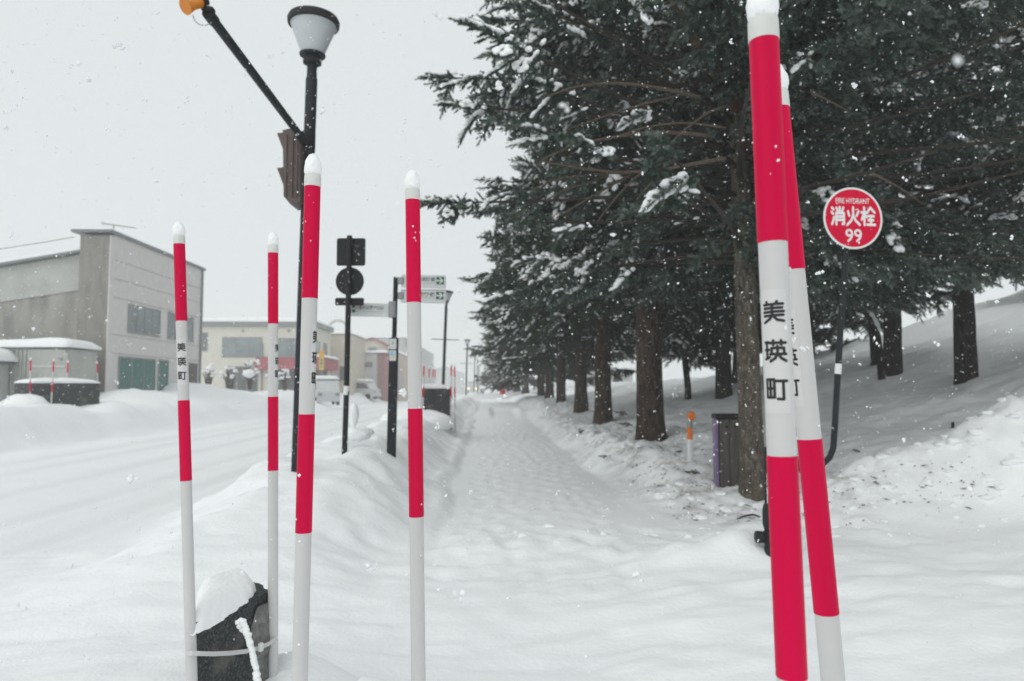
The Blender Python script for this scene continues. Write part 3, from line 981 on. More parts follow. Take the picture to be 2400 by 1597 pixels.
# house seen through the trunks
hx = street_thing('park_house', 0, 0, 0, 'low cream house with brown panel glimpsed between the spruce trunks', 'house')
slab(hx, 'wall', 'white_wall', 8.6, 12.2, 60, 65, 1.0, 3.05)
slab(hx, 'panel', 'brown_metal', 10.55, 11.35, 59.94, 59.996, 1.9, 2.35)
slab(hx, 'red_sign', 'red_trim', 9.0, 9.22, 59.93, 59.99, 2.2, 2.6)
snow_slab(hx, 8.3, 12.5, 59.6, 65.3, 3.055, 0.45, seed=49, res=0.5)

# --- parked cars in front of the shops
def make_car(label, X, s, rz, z, group):
    c = thing('parked_car', W(X, s, z), label, 'car', group, STREET + rz)
    prof = [(-1.65, 0.25), (-1.68, 0.85), (-1.58, 1.55), (-1.45, 1.72), (0.75, 1.72), (0.95, 1.62), (1.35, 1.02), (1.66, 0.92), (1.70, 0.25)]
    MB().prism(prof, (-0.73, 0, 0), (0, -1, 0), YZ, (1.46, 0, 0)).build('body', M['car_white'], c)
    for sx in (-0.736, 0.736):
        g = MB()
        g.prism([(-1.45, 1.05), (-1.40, 1.55), (-0.35, 1.58), (-0.35, 1.05)], (sx, 0, 0), (0, -1, 0), YZ, (0.005 if sx > 0 else -0.005, 0, 0))
        g.build('window', M['glass_dark'], c)
        g = MB()
        g.prism([(-0.25, 1.05), (-0.25, 1.58), (0.72, 1.56), (1.12, 1.05)], (sx, 0, 0), (0, -1, 0), YZ, (0.005 if sx > 0 else -0.005, 0, 0))
        g.build('window', M['glass_dark'], c)
        for y in (-1.05, 1.05):
            MB().lathe([(0.12, -0.09), (0.27, -0.085), (0.28, 0.0), (0.27, 0.085), (0.12, 0.09)], 16, (sx * 0.93, y, 0.28), Matrix.Rotation(math.pi / 2, 3, 'Y')).build('wheel', M['rubber'], c, smooth=40)
    MB().prism([(-0.66, 1.08), (-0.60, 1.52), (0.60, 1.52), (0.66, 1.08)], (0, -1.345, 0), YX, (0, 0.42, 0.9), (0, -0.02, 0.012)).build('windscreen', M['glass_dark'], c)
    for sx in (-0.55, 0.55):
        MB().box((sx, -1.70, 0.72), (0.26, 0.04, 0.16), bev=0.015).build('headlight', M['grey_metal'], c)
    snow_slab(c, -0.74, 0.74, -0.9, 1.5, 1.725, 0.24, seed=int(X * 7) % 50, res=0.15)
    return c


make_car('snow-capped white van parked under the red awning', -11.0, 48.5, 0.35, 0.35, 'cars parked at the shops')
make_car('snow-capped white car parked before the white garage', -12.3, 70.0, 1.2, 0.35, 'cars parked at the shops')
oc = make_car('distant oncoming car with a lit headlight beside the far lamps', -2.5, 112, 0.0, 0.55, None)
oc.name = 'oncoming_car'
for ch in oc.children:
    if ch.name.startswith('headlight'):
        ch.data.materials[0] = M['headlight']

# ------------------------------------------------------------------ street lamps
def make_lamp(loc, axis, H, label, bars=False):
    """lamp post whose own z runs along the pole; H is the height of the globe rim"""
    root = thing('street_lamp', loc, label, 'street lamp', 'conical street lamps along the road')
    z = Vector(axis).normalized()
    x = Vector((1, 0, 0)); x = (x - z * x.dot(z)).normalized(); y = z.cross(x)
    root.matrix_world = Matrix.Translation(loc) @ Matrix((x, y, z)).transposed().to_4x4()
    R = 0.066
    gb = H - 0.42
    MB().lathe([(R * 1.05, -0.6), (R * 1.05, 2.9), (R, 3.0), (R, gb - 0.30), (R * 0.86, gb - 0.27), (R * 0.86, gb - 0.13)], 20).build('pole', M['dark_pole'], root, smooth=40)
    MB().lathe([(R * 0.9, gb - 0.128), (0.105, gb - 0.11), (0.105, gb - 0.085), (0.085, gb - 0.08), (0.085, gb - 0.035), (0.145, gb - 0.02), (0.15, gb - 0.004), (0.12, gb)], 24).build('collar', M['dark_pole'], root, smooth=40)
    MB().lathe([(0.122, gb + 0.001), (0.128, gb + 0.003), (0.262, H - 0.072), (0.262, H - 0.062)], 40).build('lamp_shade', M['milk_glass'], root, smooth=50)
    rim = MB().lathe([(0.266, H - 0.075), (0.292, H - 0.07), (0.297, H - 0.02), (0.280, H + 0.015), (0.12, H + 0.05), (0.02, H + 0.06)], 40).build('cover', M['black_metal'], root, smooth=50)
    if bars:
        MB().tube([(-0.62, 0, H * 0.57), (0.62, 0, H * 0.57)], 0.018, 8).build('banner_arm', M['dark_pole'], root, smooth=40)
    return root


LS = 8.04
base1 = at(698, 1082, LS)
top1 = at(735.5, 46, LS)
lamp1 = make_lamp(base1, top1 - base1, (top1 - base1).length, 'nearest tall black street lamp carrying a traffic signal and slanting arm')
H1 = (top1 - base1).length
for (ub, ut, vt, k, lab) in ((1037, 1047, 684, 0.252, 'second street lamp, rising behind the dark planter on the path'), (1092, 1095.5, 797, 0.1244, 'third street lamp, grey in the snowfall far down the path'),
                             (1111, 1113, 835, 0.081, 'fourth street lamp, faint beside the far signal'), (1122, 1124, 855, 0.061, 'faintest street lamp, last one made out in the haze')):
    d = LS / k
    b = at(ub, 906 + 161 * k, d); t = at(ut, vt, d)
    make_lamp(b, t - b, (t - b).length, lab, bars=k > 0.1)

# arm with the orange beacon, fixed to the first lamp
arm = thing('signal_arm', at(712, 318, LS), 'black pipe arm slanting up from the lamp post with an orange beacon', 'beacon arm')
inv = Vector(arm.location)
pa, pb = at(724, 346, LS) - inv, at(488, 32, 5.75) - inv
dirn = (pb - pa).normalized()
MB().tube([pa, pa.lerp(pb, 0.5), pb], [0.041, 0.041, 0.042], 16).build('pipe', M['dark_pole'], arm, smooth=50)
cp = MB().tube([pb - dirn * 0.10, pb + dirn * 0.01], [0.05, 0.05], 16)
cp.box(pb + Vector((0.0, 0, 0.03)), (0.10, 0.07, 0.04), bev=0.01)
cp.build('end_cap', M['black_metal'], arm, smooth=50)
MB().lathe([(0.083, -0.09), (0.083, 0.09)], 20, at(722, 330, LS) - inv).build('clamp', M['black_metal'], arm, smooth=40)
b0, b1 = at(468, 6, 5.70) - inv, at(434, 16, 5.60) - inv
be = MB().tube([b0 + (b0 - b1) * 0.10, b0, b0.lerp(b1, 0.5), b1], [0.036, 0.045, 0.044, 0.066], 20)
be.build('beacon', M['orange'], arm, smooth=40)
MB().tube([b0 - (b1 - b0) * 0.42, b0 - (b1 - b0) * 0.12], [0.044, 0.048], 16).build('beacon_base', M['black_metal'], arm, smooth=40)
MB().tube([b0 - (b1 - b0) * 0.3, pb + Vector((0, 0, 0.03))], 0.022, 8).build('bracket', M['grey_metal'], arm, smooth=40)
loop = [at(u, v, 5.7) - inv for u, v in ((452, 36), (456, 48), (466, 58), (480, 60), (491, 57), (497, 52))]
MB().tube(loop, 0.004, 6).build('cable', M['grey_metal'], arm, smooth=True)

# pedestrian signal on the first lamp
SGY = LS - 0.05
sg = thing('traffic_signal', at(700, 400, SGY), 'brown two-lens signal housing hung on the nearest lamp post', 'traffic signal')
so = Vector(sg.location)


def sp(u, v, dy=0.0):
    return at(u, v, SGY) - so + Vector((0, dy, 0))


pl = [(673, 316), (714, 318), (713, 480), (689, 486), (675, 468)]
vs = [sp(u, v, -0.16) for u, v in pl] + [sp(u, v, 0.16) for u, v in pl]
n = len(pl)
MB().add(vs, [tuple(range(n)), tuple(range(2 * n - 1, n - 1, -1))] + [(i, n + i, n + (i + 1) % n, (i + 1) % n) for i in range(n)]).build('housing', M['brown_metal'], sg)
for v0 in (322, 402):
    hd = [sp(673.5, v0, -0.15), sp(659, v0 + 1, -0.15), sp(673.5, v0 + 40, -0.15)]
    hd += [p + Vector((0, 0.30, 0)) for p in hd]
    MB().add(hd, [(0, 1, 2), (5, 4, 3), (0, 3, 4, 1), (1, 4, 5, 2), (2, 5, 3, 0)]).build('visor', M['brown_metal'], sg)
for (u, w) in ((681, 5), (696, 3), (706, 4)):
    MB().box(sp(u, 400, -0.172), (0.0048 * w, 0.02, 0.72), bev=0.004).build('rib', M['brown_metal'], sg)
MB().box(sp(693, 314.5), (0.15, 0.26, 0.03), bev=0.008).build('lid', M['black_metal'], sg)
for v in (335, 462):
    MB().box(sp(716, v), (0.10, 0.05, 0.05), bev=0.008).build('bracket', M['black_metal'], sg)

# ------------------------------------------------------------------ sign posts
PA = 9.64
pb_ = at(808, 1044, PA)
sa = thing('crosswalk_sign_post', pb_, 'black sign post showing the backs of a square, a round and a long plate', 'sign post')
o = pb_


def rel(u, v, Y=PA, dy=0):
    return at(u, v, Y) - o + Vector((0, dy, 0))


MB().tube([rel(807, 1075), rel(812, 920), rel(819.5, 553)], 0.037, 16).build('pole', M['black_metal'], sa, smooth=50)
MB().tube([rel(811.4, 926, dy=0), rel(812.3, 905)], 0.0385, 16).build('reflective_sleeve', M['paint_white'], sa, smooth=50)


def rplate(w, h, r, t=0.004):
    pts = []
    for cx, cy_, a0 in ((w / 2 - r, h / 2 - r, 0), (-w / 2 + r, h / 2 - r, 90), (-w / 2 + r, -h / 2 + r, 180), (w / 2 - r, -h / 2 + r, 270)):
        for k in range(5):
            a = math.radians(a0 + 22.5 * k)
            pts.append((cx + r * math.cos(a), cy_ + r * math.sin(a)))
    return pts


MB().prism(rplate(0.395, 0.385, 0.03), rel(821, 589.5, dy=0.045), YX, YZ, (0, 0.006, 0)).build('square_plate', M['black_metal'], sa)
MB().prism([(0.194 * math.cos(2 * math.pi * k / 40), 0.194 * math.sin(2 * math.pi * k / 40)) for k in range(40)], rel(818, 658.5, dy=0.045), YX, YZ, (0, 0.006, 0)).build('round_plate', M['black_metal'], sa)
MB().prism(rplate(0.395, 0.105, 0.02), rel(817.5, 706.5, dy=0.045), YX, YZ, (0, 0.006, 0)).build('long_plate', M['black_metal'], sa)
for v in (575, 604, 642, 675, 706):
    MB().box(rel(819 - (v - 553) * 0.022, v, dy=0.036), (0.10, 0.018, 0.03), bev=0.004).build('clamp', M['black_metal'], sa)

PB = 9.86
o = at(917, 1040, PB)
sb = thing('guide_sign_post', o, 'charcoal guide post with pale arrow boards to both sides', 'guide sign')
MB().tube([rel(923.5, 815, PB), rel(927.8, 650, PB)], 0.033, 16).build('upper_pole', M['dark_pole'], sb, smooth=50)
mbx = MB()
q0, q1 = rel(917, 1075, PB), rel(923.5, 792, PB)
ax = (q1 - q0).normalized()
rotm = Matrix((Vector((1, 0, 0)), ax.cross(Vector((1, 0, 0))).normalized() * 1, ax)).transposed()
mbx.box((q0 + q1) / 2, (0.118, 0.10, (q1 - q0).length), rotm, bev=0.012)
mbx.build('lower_post', M['dark_pole'], sb, smooth=30)


def board(name, u0, u1, v0, v1, tilt, arrow_u, flip, jp, en, tu, Yd, tw):
    c = rel((u0 + u1) / 2, (v0 + v1) / 2, PB, Yd)
    w = (u1 - u0) / 1667 * PB; h = (v1 - v0) / 1667 * PB
    axx = Vector((1, 0, -tilt)).normalized()
    R = Matrix((axx, Vector((0, 1, 0)), YZ)).transposed()
    bpan = MB().box(c, (w, 0.03, h), R, bev=0.006).build('board', M['sign_white'], sb)
    bpan.name = name
    # arrow
    a = c + axx * ((arrow_u - (u0 + u1) / 2) / 1667 * PB) + YZ * (0.012) + Vector((0, -0.019, 0))
    sz = 0.105
    gq = MB().prism([(-sz / 2, -sz / 2), (sz / 2, -sz / 2), (sz / 2, sz / 2), (-sz / 2, sz / 2)], a + Vector((0, 0.001, 0)), axx, YZ, (0, 0.0025, 0))
    gq.build('arrow_square', M['sign_green'], bpan)
    k = -1 if flip else 1
    ar = MB().prism([(-0.050 * k, -0.011), (0.008 * k, -0.011), (-0.020 * k, -0.042), (0.002 * k, -0.046), (0.048 * k, 0), (0.002 * k, 0.046), (-0.020 * k, 0.042), (0.008 * k, 0.011), (-0.050 * k, 0.011)], a + Vector((0, -0.003, 0)), axx, YZ, (0, 0.002, 0))
    ar.build('arrow', M['sign_white'], bpan)
    tc = c + axx * ((tu - (u0 + u1) / 2) / 1667 * PB) + Vector((0, -0.0175, 0))
    t1 = MB()
    put_text(t1, jp, 0.062, tc + YZ * 0.028, axx, YZ, 0.0012, tw)
    t1.build('lettering', M['text_grey'], bpan, fix=False)
    t2 = MB()
    put_text(t2, en, 0.026, tc - YZ * 0.024, axx, YZ, 0.0, tw * 0.98)
    t2.build('small_lettering', M['text_light'], bpan, fix=False)
    return bpan


board('guide_board', 941, 1045.5, 645, 675.5, -0.02 * -1, 1032.5, False, '美瑛消防署', 'Biei Fire Station', 992, -0.01, 0.34)
board('guide_board', 939.5, 1046, 679.5, 711, 0.02, 1031.5, False, '美瑛交番', 'Biei Police Box', 993, -0.01, 0.32)
board('guide_board', 818, 912, 711.5, 743, 0.02, 824.5, True, '三愛の丘展望公園', 'Sanai-no-oka Observation Park', 867, -0.02, 0.39)
for v in (659, 694):
    MB().box(rel(940, v, PB, -0.02), (0.085, 0.05, 0.10), bev=0.01).build('bracket', M['grey_metal'], sb)
MB().lathe([(0.045, -0.115), (0.05, -0.11), (0.05, 0.11), (0.045, 0.115)], 20, rel(921, 726, PB, -0.02)).build('bracket', M['grey_metal'], sb, smooth=40)
MB().box(rel(914.5, 726, PB, -0.02), (0.03, 0.06, 0.235), bev=0.006).build('bracket', M['grey_metal'], sb)
snow_slab(sb, rel(940, 679, PB).x, rel(1045, 679, PB).x, -0.035, 0.01, rel(1000, 680.5, PB).z, 0.022, seed=3, res=0.04, bulge=0.004, name='snow_strip')
for (v0, v1, name) in ((795, 819.5, 'notice_panel'), (822, 846.5, 'picture_panel')):
    c = rel(922.6 - (v0 - 795) * 0.02, (v0 + v1) / 2, PB, -0.062)
    pn = MB().prism(rplate(0.094, (v1 - v0) / 1667 * PB, 0.008), c, YX, YZ, (0, 0.008, 0)).build(name, M['sign_white'], sb)
    c = c + Vector((0, -0.0012, 0))
    if name == 'notice_panel':
        MB().prism([(0.018 * math.cos(k * .6), 0.028 * math.sin(k * .6)) for k in range(10)], c + YZ * 0.015, YX, YZ, (0, 0.001, 0)).build('emblem', M['olive_print'], pn)
    else:
        MB().prism([(-0.034, 0.0), (-0.03, 0.045), (0.005, 0.058), (0.034, 0.04), (0.03, 0.012), (0.0, -0.004)], c, YX, YZ, (0, 0.001, 0)).build('blue_print', M['blue_print'], pn)
        MB().prism([(-0.03, -0.028), (0.036, -0.006), (0.034, -0.034), (0.0, -0.04)], c, YX, YZ, (0, 0.001, 0)).build('yellow_print', M['yellow_print'], pn)

# snow-buried stub left of it
stub = MB()
c = at(834, 985, 10.6)
stub.blob((c.x - 0.03, c.y, c.z + 0.07), (0.065, 0.065, 0.19), 3, 0.15, 3)
stub.blob((c.x + 0.03, c.y, c.z - 0.20), (0.20, 0.14, 0.10), 4, 0.3, 3)
tag(stub.build('snow_mound', M['snow'], None, smooth=True), 'knobbly lump of snow standing between the two dark sign posts', 'snow lump')

# ------------------------------------------------------------------ far furniture
ts = thing('far_traffic_signal', at(1119, 925, 92), 'small grey signal boxes on a thin mast far down the street', 'traffic signal')
o = Vector(ts.location)
MB().tube([(0, 0, -1), (0, 0, 4.6)], 0.07, 8).build('mast', M['dark_pole'], ts)
MB().box((-0.15, -0.1, 2.35), (0.36, 0.3, 0.36), bev=0.03).build('housing', M['black_metal'], ts)
MB().box((0.0, -0.1, 1.85), (0.36, 0.3, 0.5), Euler((0, 0.5, 0)), bev=0.03).build('housing', M['black_metal'], ts)
bxp = at(1130, 924, 95)
ub = thing('utility_box', bxp, 'small grey cabinet at the far end of the path', 'cabinet')
MB().box((0, 0, 0.3), (0.5, 0.4, 0.75), bev=0.03).build('body', M['grey_metal'], ub)
MB().box((0, 0, 0.70), (0.56, 0.46, 0.05), bev=0.02).build('lid', M['grey_metal'], ub)
vm = thing('vending_machine', at(1178, 924, 66), 'red and white vending machine beyond the end of the path', 'vending machine')
MB().box((0, 0, 0.55), (0.55, 0.5, 1.2), bev=0.03).build('cabinet', M['sign_red'], vm)
MB().box((0.04, -0.262, 0.72), (0.34, 0.02, 0.55), bev=0.005).build('display', M['white_wall'], vm)
MB().box((0.04, -0.262, 0.22), (0.30, 0.02, 0.16), bev=0.005).build('hatch', M['black_metal'], vm)

# ------------------------------------------------------------------ snow poles
D_POLE, BAND = 0.0405, 0.305


def make_pole():
    root = thing('snow_pole', (0, 0, 0), 'pole', 'snow pole', 'red and white snow poles')
    r = D_POLE / 2
    MB().lathe([(r, -2.6), (r, 0.01)], 40).build('shaft', M['white_plastic'], root, smooth=40)
    for z in (0, -2 * BAND):
        MB().lathe([(r + 0.0002, z - BAND), (r + 0.0009, z - BAND + 0.0004), (r + 0.0009, z - 0.0004), (r + 0.0002, z)], 40).build('red_band', M['red'], root, smooth=40)
    rc = r * 1.075
    MB().lathe([(r, -0.0055), (rc, -0.005), (rc * 1.01, 0.0), (rc, 0.024), (rc * 0.95, 0.0275), (rc * 0.6, 0.030)], 40).build('cap', M['cap_plastic'], root, smooth=50)
    # snow plug
    mb = MB()
    prof = [(rc * 0.90, 0.027), (rc * 1.00, 0.032), (rc * 1.04, 0.042), (rc * 1.03, 0.052), (rc * 0.93, 0.062), (rc * 0.74, 0.072), (rc * 0.50, 0.080), (rc * 0.22, 0.0845), (rc * 0.03, 0.0855)]
    n = 48
    fine = []
    for (r0, z0), (r1, z1) in zip(prof, prof[1:]):
        for k in range(3):
            t = k / 3; fine.append((r0 + (r1 - r0) * t, z0 + (z1 - z0) * t))
    fine.append(prof[-1])
    vs, fs = [], []
    for i, (rr, zz) in enumerate(fine):
        for k in range(n):
            t = 2 * math.pi * k / n
            j = 1 + 0.14 * float(fbm(math.cos(t) * 2.3 + 5, math.sin(t) * 2.3 + zz * 90, 3, 2)) + (0.03 * random.Random(i * 99 + k).uniform(-1, 1))
            vs.append((rr * j * math.cos(t), rr * j * math.sin(t), zz + 0.0015 * random.Random(i * 7 + k).uniform(-1, 1)))
    for i in range(len(fine) - 1):
        for k in range(n):
            j = (k + 1) % n
            fs.append((i * n + k, i * n + j, i * n + n + j, i * n + n + k))
    fs.append(tuple(range(n - 1, -1, -1))); fs.append(tuple((len(fine) - 1) * n + k for k in range(n)))
    mb.add(vs, fs).build('snow_cap', M['snow'], root, smooth=True)
    # sticker and characters facing local -y
    st = MB()
    vs, fs = [], []
    for i in range(13):
        a = (i / 12 - 0.5) * 1.9
        for z in (-BAND - 0.070, -BAND - 0.245):
            vs.append((math.sin(a) * (r + 0.0003), -math.cos(a) * (r + 0.0003), z))
    for i in range(12):
        fs.append((2 * i, 2 * i + 1, 2 * i + 3, 2 * i + 2))
    st.add(vs, fs).build('sticker', M['sticker'], root, smooth=True, fix=False)
    tx = MB()
    for ch, zc in (('美', -BAND - 0.336 * BAND), ('瑛', -BAND - 0.515 * BAND), ('町', -BAND - 0.692 * BAND)):
        def fn(x, y, lift, zc=zc):
            rr = r + 0.0006 + lift * 0.00002
            a = (x - 0.5) * 0.0295 / r
            return Vector((math.sin(a) * rr, -math.cos(a) * rr, zc + (y - 0.5) * 0.0305))
        tx = MB()
        put_strokes(tx, ch, fn, 0.136)
        tx.build('lettering', M['ink'], root, fix=False)
    sp_ = MB()
    rs_ = random.Random(15)
    for k in range(26):
        a_ = rs_.uniform(0, 6.28); z_ = rs_.uniform(-1.35, 0.0); q_ = rs_.choice([0.0008, 0.0012, 0.0018, 0.0026])
        for m_ in range(2 if q_ > 0.001 else 1):
            sp_.blob((math.cos(a_) * (r + 0.001) + rs_.uniform(-q_, q_), math.sin(a_) * (r + 0.001) + rs_.uniform(-q_, q_), z_ + rs_.uniform(-q_, q_) * 1.5), (q_, q_, q_ * 1.3), k, 0.3, 1)
    so_ = sp_.build('snow_specks', M['snow'], root, smooth=True)
    so_['kind'] = 'stuff'
    return root


POLE = make_pole()
used = [False]


def pole(top, third, Y0, face_deg, label, group, dlen=None):
    """top: pixel of the upper edge of the upper red band; third: pixel of the lower edge of the lower red band"""
    a, b = at(top[0], top[1], Y0), at(third[0], third[1], Y0)
    k = (a - b).length / (3 * BAND)
    z = (a - b).normalized()
    r = POLE if not used[0] else copy_tree(POLE)
    used[0] = True
    f = math.radians(face_deg)
    view = Vector((a.x - EYE.x, a.y - EYE.y, 0)).normalized()
    yv = Matrix.Rotation(f, 3, 'Z') @ view
    y = (yv - z * yv.dot(z)).normalized()
    x = y.cross(z)
    r.matrix_world = Matrix.Translation(a) @ Matrix((x, y, z)).transposed().to_4x4() @ Matrix.Scale(k, 4)
    r['label'] = label
    r['group'] = group
    return r


GN_ = 'red and white snow poles near the camera'
P1 = pole((420, 570), (436, 1127), 2.67, -10, 'slim snow pole at the left end of the stone planter, characters facing front', GN_)
P2 = pole((640, 591), (640, 1103), 3.06, 66, 'slimmest near snow pole, behind the right corner of the stone planter', GN_)
P3 = pole((732.5, 434.5), (711.5, 1248), 1.90, 74, 'snow pole in front of the lamp post with half-turned characters', GN_)
P4 = pole((967, 466), (976, 1211), 2.11, 180, 'snow pole without visible characters standing beside the guide boards', GN_)
R1 = pole((1790, 90), (1855.5, 1586), 1.0, -9, 'thickest snow pole, nearest of all, with big characters before the spruce trunk', GN_)
R2 = pole((1821.5, 250), (1937, 1437), 1.30, -66, 'leaning snow pole half hidden by the thickest one', GN_)

# ------------------------------------------------------------------ stone planters
def planter(name, corners, z0, z1, label, cap_h=0.14, seed=1, jag=0.012, group='dark stone planters'):
    """rough stone box from four plan corners (world), with a snow cap"""
    nc = len(corners)
    c = sum((Vector((p[0], p[1], 0)) for p in corners), Vector()) / nc
    root = thing(name, (c.x, c.y, z0), label, 'planter', group)
    body = MB()
    nh, nl = 10, 16
    rs = random.Random(seed)
    vs, fs = [], []
    ring = []
    for i in range(nc):
        p, q = Vector(corners[i][:2]), Vector(corners[(i + 1) % nc][:2])
        for k in range(nl):
            ring.append(p.lerp(q, k / nl))
    N = len(ring)
    for j in range(nh + 1):
        z = z0 + (z1 - z0) * j / nh
        for i, p in enumerate(ring):
            out = (p - c.xy).normalized()
            w = jag * 2 * float(fbm(i * 0.37 + seed, j * 0.6, 3, 4))
            if i % nl == 0: w -= jag * 0.8
            if j == nh: w -= jag * 0.4
            vs.append((p.x + out.x * w - c.x, p.y + out.y * w - c.y, z - z0))
    for j in range(nh):
        for i in range(N):
            k = (i + 1) % N
            fs.append((j * N + i, j * N + k, (j + 1) * N + k, (j + 1) * N + i))
    # rim and soil
    inner = [(v[0] * 0.80, v[1] * 0.80, v[2] - 0.006) for v in vs[nh * N:]]
    o = len(vs); vs += inner
    for i in range(N):
        k = (i + 1) % N
        fs.append((nh * N + i, nh * N + k, o + k, o + i))
    fs.append(tuple(o + i for i in range(N)))
    body.add(vs, fs).build('stone_box', M['stone'], root, smooth=35)
    return root, c, ring, (z1 - z0)


def cap_on(root, ring, c, h, thick, over, seed, name='snow_cap', lift=None, rings=9):
    """a domed, ragged-edged snow cap on a planter ring"""
    mb = MB()
    vs, fs = [], []
    N = len(ring)
    for j in range(rings):
        t = j / (rings - 1)
        k = math.cos(t * math.pi / 2)
        zz = math.sin(t * math.pi / 2)
        for i, p in enumerate(ring):
            d = Vector((p.x - c.x, p.y - c.y))
            rag = 1 + over + 0.05 * float(fbm(i * 0.45, j * 0.5 + seed, 3, 6)) * (1 if j < 4 else 0.3)
            z = h + 0.003 + thick * zz * (1 + 0.25 * float(vnoise(d.x * 4 + seed, d.y * 4)))
            if j == 0:
                z -= 0.0 if lift is None else lift(i, p)
            vs.append((d.x * rag * k ** 0.6, d.y * rag * k ** 0.6, z))
    for j in range(rings - 1):
        for i in range(N):
            k = (i + 1) % N
            fs.append((j * N + i, j * N + k, (j + 1) * N + k, (j + 1) * N + i))
    fs.append(tuple(range(N - 1, -1, -1)))
    mb.add(vs, fs)
    return mb.build(name, M['snow'], root, smooth=True)


# near planter between the first two poles
zt = 0.735
qa = at(455, 1455, 2.66); qb = at(638, 1374, 3.08)
ca, cb = Vector((qa.x, qa.y)), Vector((qb.x, qb.y))
cc = cb + Vector((-0.27, 0.30)); cd = ca + Vector((-0.125, 0.34))
npl, npc, npring, nph = planter('stone_planter', [ca, cb, cc, cd], -0.1, zt, 'rough dark stone planter with a thick snow cap strapped between two poles', seed=5, jag=0.010)
# cap: a soft mound, ragged at the rim, drawn back from the right front corner
NT, NR = 160, 20
mb = MB()
vs, fs = [], []
for j in range(NR + 1):
    for i in range(NT):
        rho = j / NR
        th = 2 * math.pi * i / NT
        a, b = math.cos(th), math.sin(th)
        k = (abs(a) ** 7 + abs(b) ** 7) ** (-1 / 7)
        u, v = (a * k + 1) / 2, (b * k + 1) / 2
        back = 0.34 * math.exp(-((u - 1.0) ** 2 / 0.12 + v ** 2 / 0.30))
        rag = 1.07 - back + max(0.0, (rho - 0.5) / 0.5) ** 2 * (0.05 * float(fbm(math.cos(th) * 6, math.sin(th) * 6, 4, 2)) + 0.035 * float(fbm(u * 17, v * 17, 3, 14)))
        aa, bb = a * k * rho * rag, b * k * rho * rag
        u, v = (aa * (1.06 if aa < 0 else 1.0) + 1) / 2, (bb + 1) / 2
        p = ca.lerp(cb, u).lerp(cd.lerp(cc, u), v)
        left = 1 - float(sst(0.0, 0.9, u))
        hh = (0.050 + 0.025 * left) * math.sqrt(max(0.0, 1 - rho ** 3.6)) * (1 + 0.15 * float(vnoise(u * 3, v * 3)))
        if rho > 0.7:
            hh -= ((rho - 0.7) / 0.3) ** 2 * (0.008 + 0.034 * left * float(1 - sst(0.1, 0.9, v))) * (1 + 0.35 * float(fbm(math.cos(th) * 14, math.sin(th) * 14, 3, 3)))
        hh += 0.003 * float(fbm(u * 11, v * 11, 4, 12)) * (1 if rho < 0.97 else 2)
        vs.append((p.x - npc.x, p.y - npc.y, zt + 0.106 + hh))
for j in range(NR):
    for i in range(NT):
        k = (i + 1) % NT
        fs.append((j * NT + i, j * NT + k, (j + 1) * NT + k, (j + 1) * NT + i))
mb.add(vs, fs)
ncap = mb.build('snow_cap', M['snow'], npl, smooth=True, fix=False)
# pale freshly broken face at the right end of the stone
bf = MB()
vs, fs = [], []
for j in range(25):
    for i in range(9):
        t, w = j / 24, i / 8
        half = 0.5 * (0.35 + 0.65 * math.sin(math.pi * min(1, 0.12 + t * 0.95)) ** 0.6)
        uu = 0.995 - 0.24 * (1 - w) * half * 2 * (1 + 0.9 * float(vnoise(t * 5, 4.4)))
        p = ca.lerp(cb, uu)
        nn = Vector((0.97, -0.26)).normalized()
        edge = min(w, 1 - w, t * 3, (1 - t) * 3)
        lift = 0.004 + 0.020 * min(1, edge * 4) * (0.7 + 0.8 * float(fbm(w * 3, t * 9, 3, 6)))
        vs.append((p.x + nn.x * lift - npc.x, p.y + nn.y * lift - npc.y, zt + 0.1 - 0.04 - 0.46 * t))
for j in range(24):
    for i in range(8):
        fs.append((j * 9 + i, j * 9 + i + 1, (j + 1) * 9 + i + 1, (j + 1) * 9 + i))
bf.add(vs, fs).build('broken_face', M['stone_pale'], npl, smooth=True)
# plastic strap tying the poles to the planter
stp = thing('cable_tie', (npc.x, npc.y, 0.5), 'white plastic strap with a buckle drawn across the dark stone planter', 'strap')
so = Vector(stp.location)


def strip(pts, w, t=0.003):
    mb = MB()
    vs, fs = [], []
    for i, p in enumerate(pts):
        a = (pts[min(i + 1, len(pts) - 1)] - pts[max(i - 1, 0)]).normalized()
        nn = a.cross(YZ).normalized()
        for dz, dn in ((-w / 2, 0), (w / 2, 0), (w / 2, t), (-w / 2, t)):
            vs.append(p + YZ * dz + nn * dn)
    for i in range(len(pts) - 1):
        for k in range(4):
            j = (k + 1) % 4
            fs.append((i * 4 + k, i * 4 + j, i * 4 + 4 + j, i * 4 + 4 + k))
    fs.append((0, 1, 2, 3)); fs.append(tuple((len(pts) - 1) * 4 + k for k in (3, 2, 1, 0)))
    return mb.add(vs, fs)


spts = [at(u, v, Y) - so for u, v, Y in ((440, 1531, 2.640), (452, 1531, 2.615), (468, 1532, 2.63), (500, 1533, 2.70), (540, 1531, 2.79), (575, 1527, 2.88), (606, 1519, 2.95), (630, 1509, 3.01), (645, 1497, 3.04))]
strip(spts, 0.017).build('band', M['white_plastic'], stp)
MB().box(at(611, 1517, 2.945) - so, (0.020, 0.016, 0.034), Euler((0, 0, 1.2)), bev=0.003).build('buckle', M['paint_white'], stp)
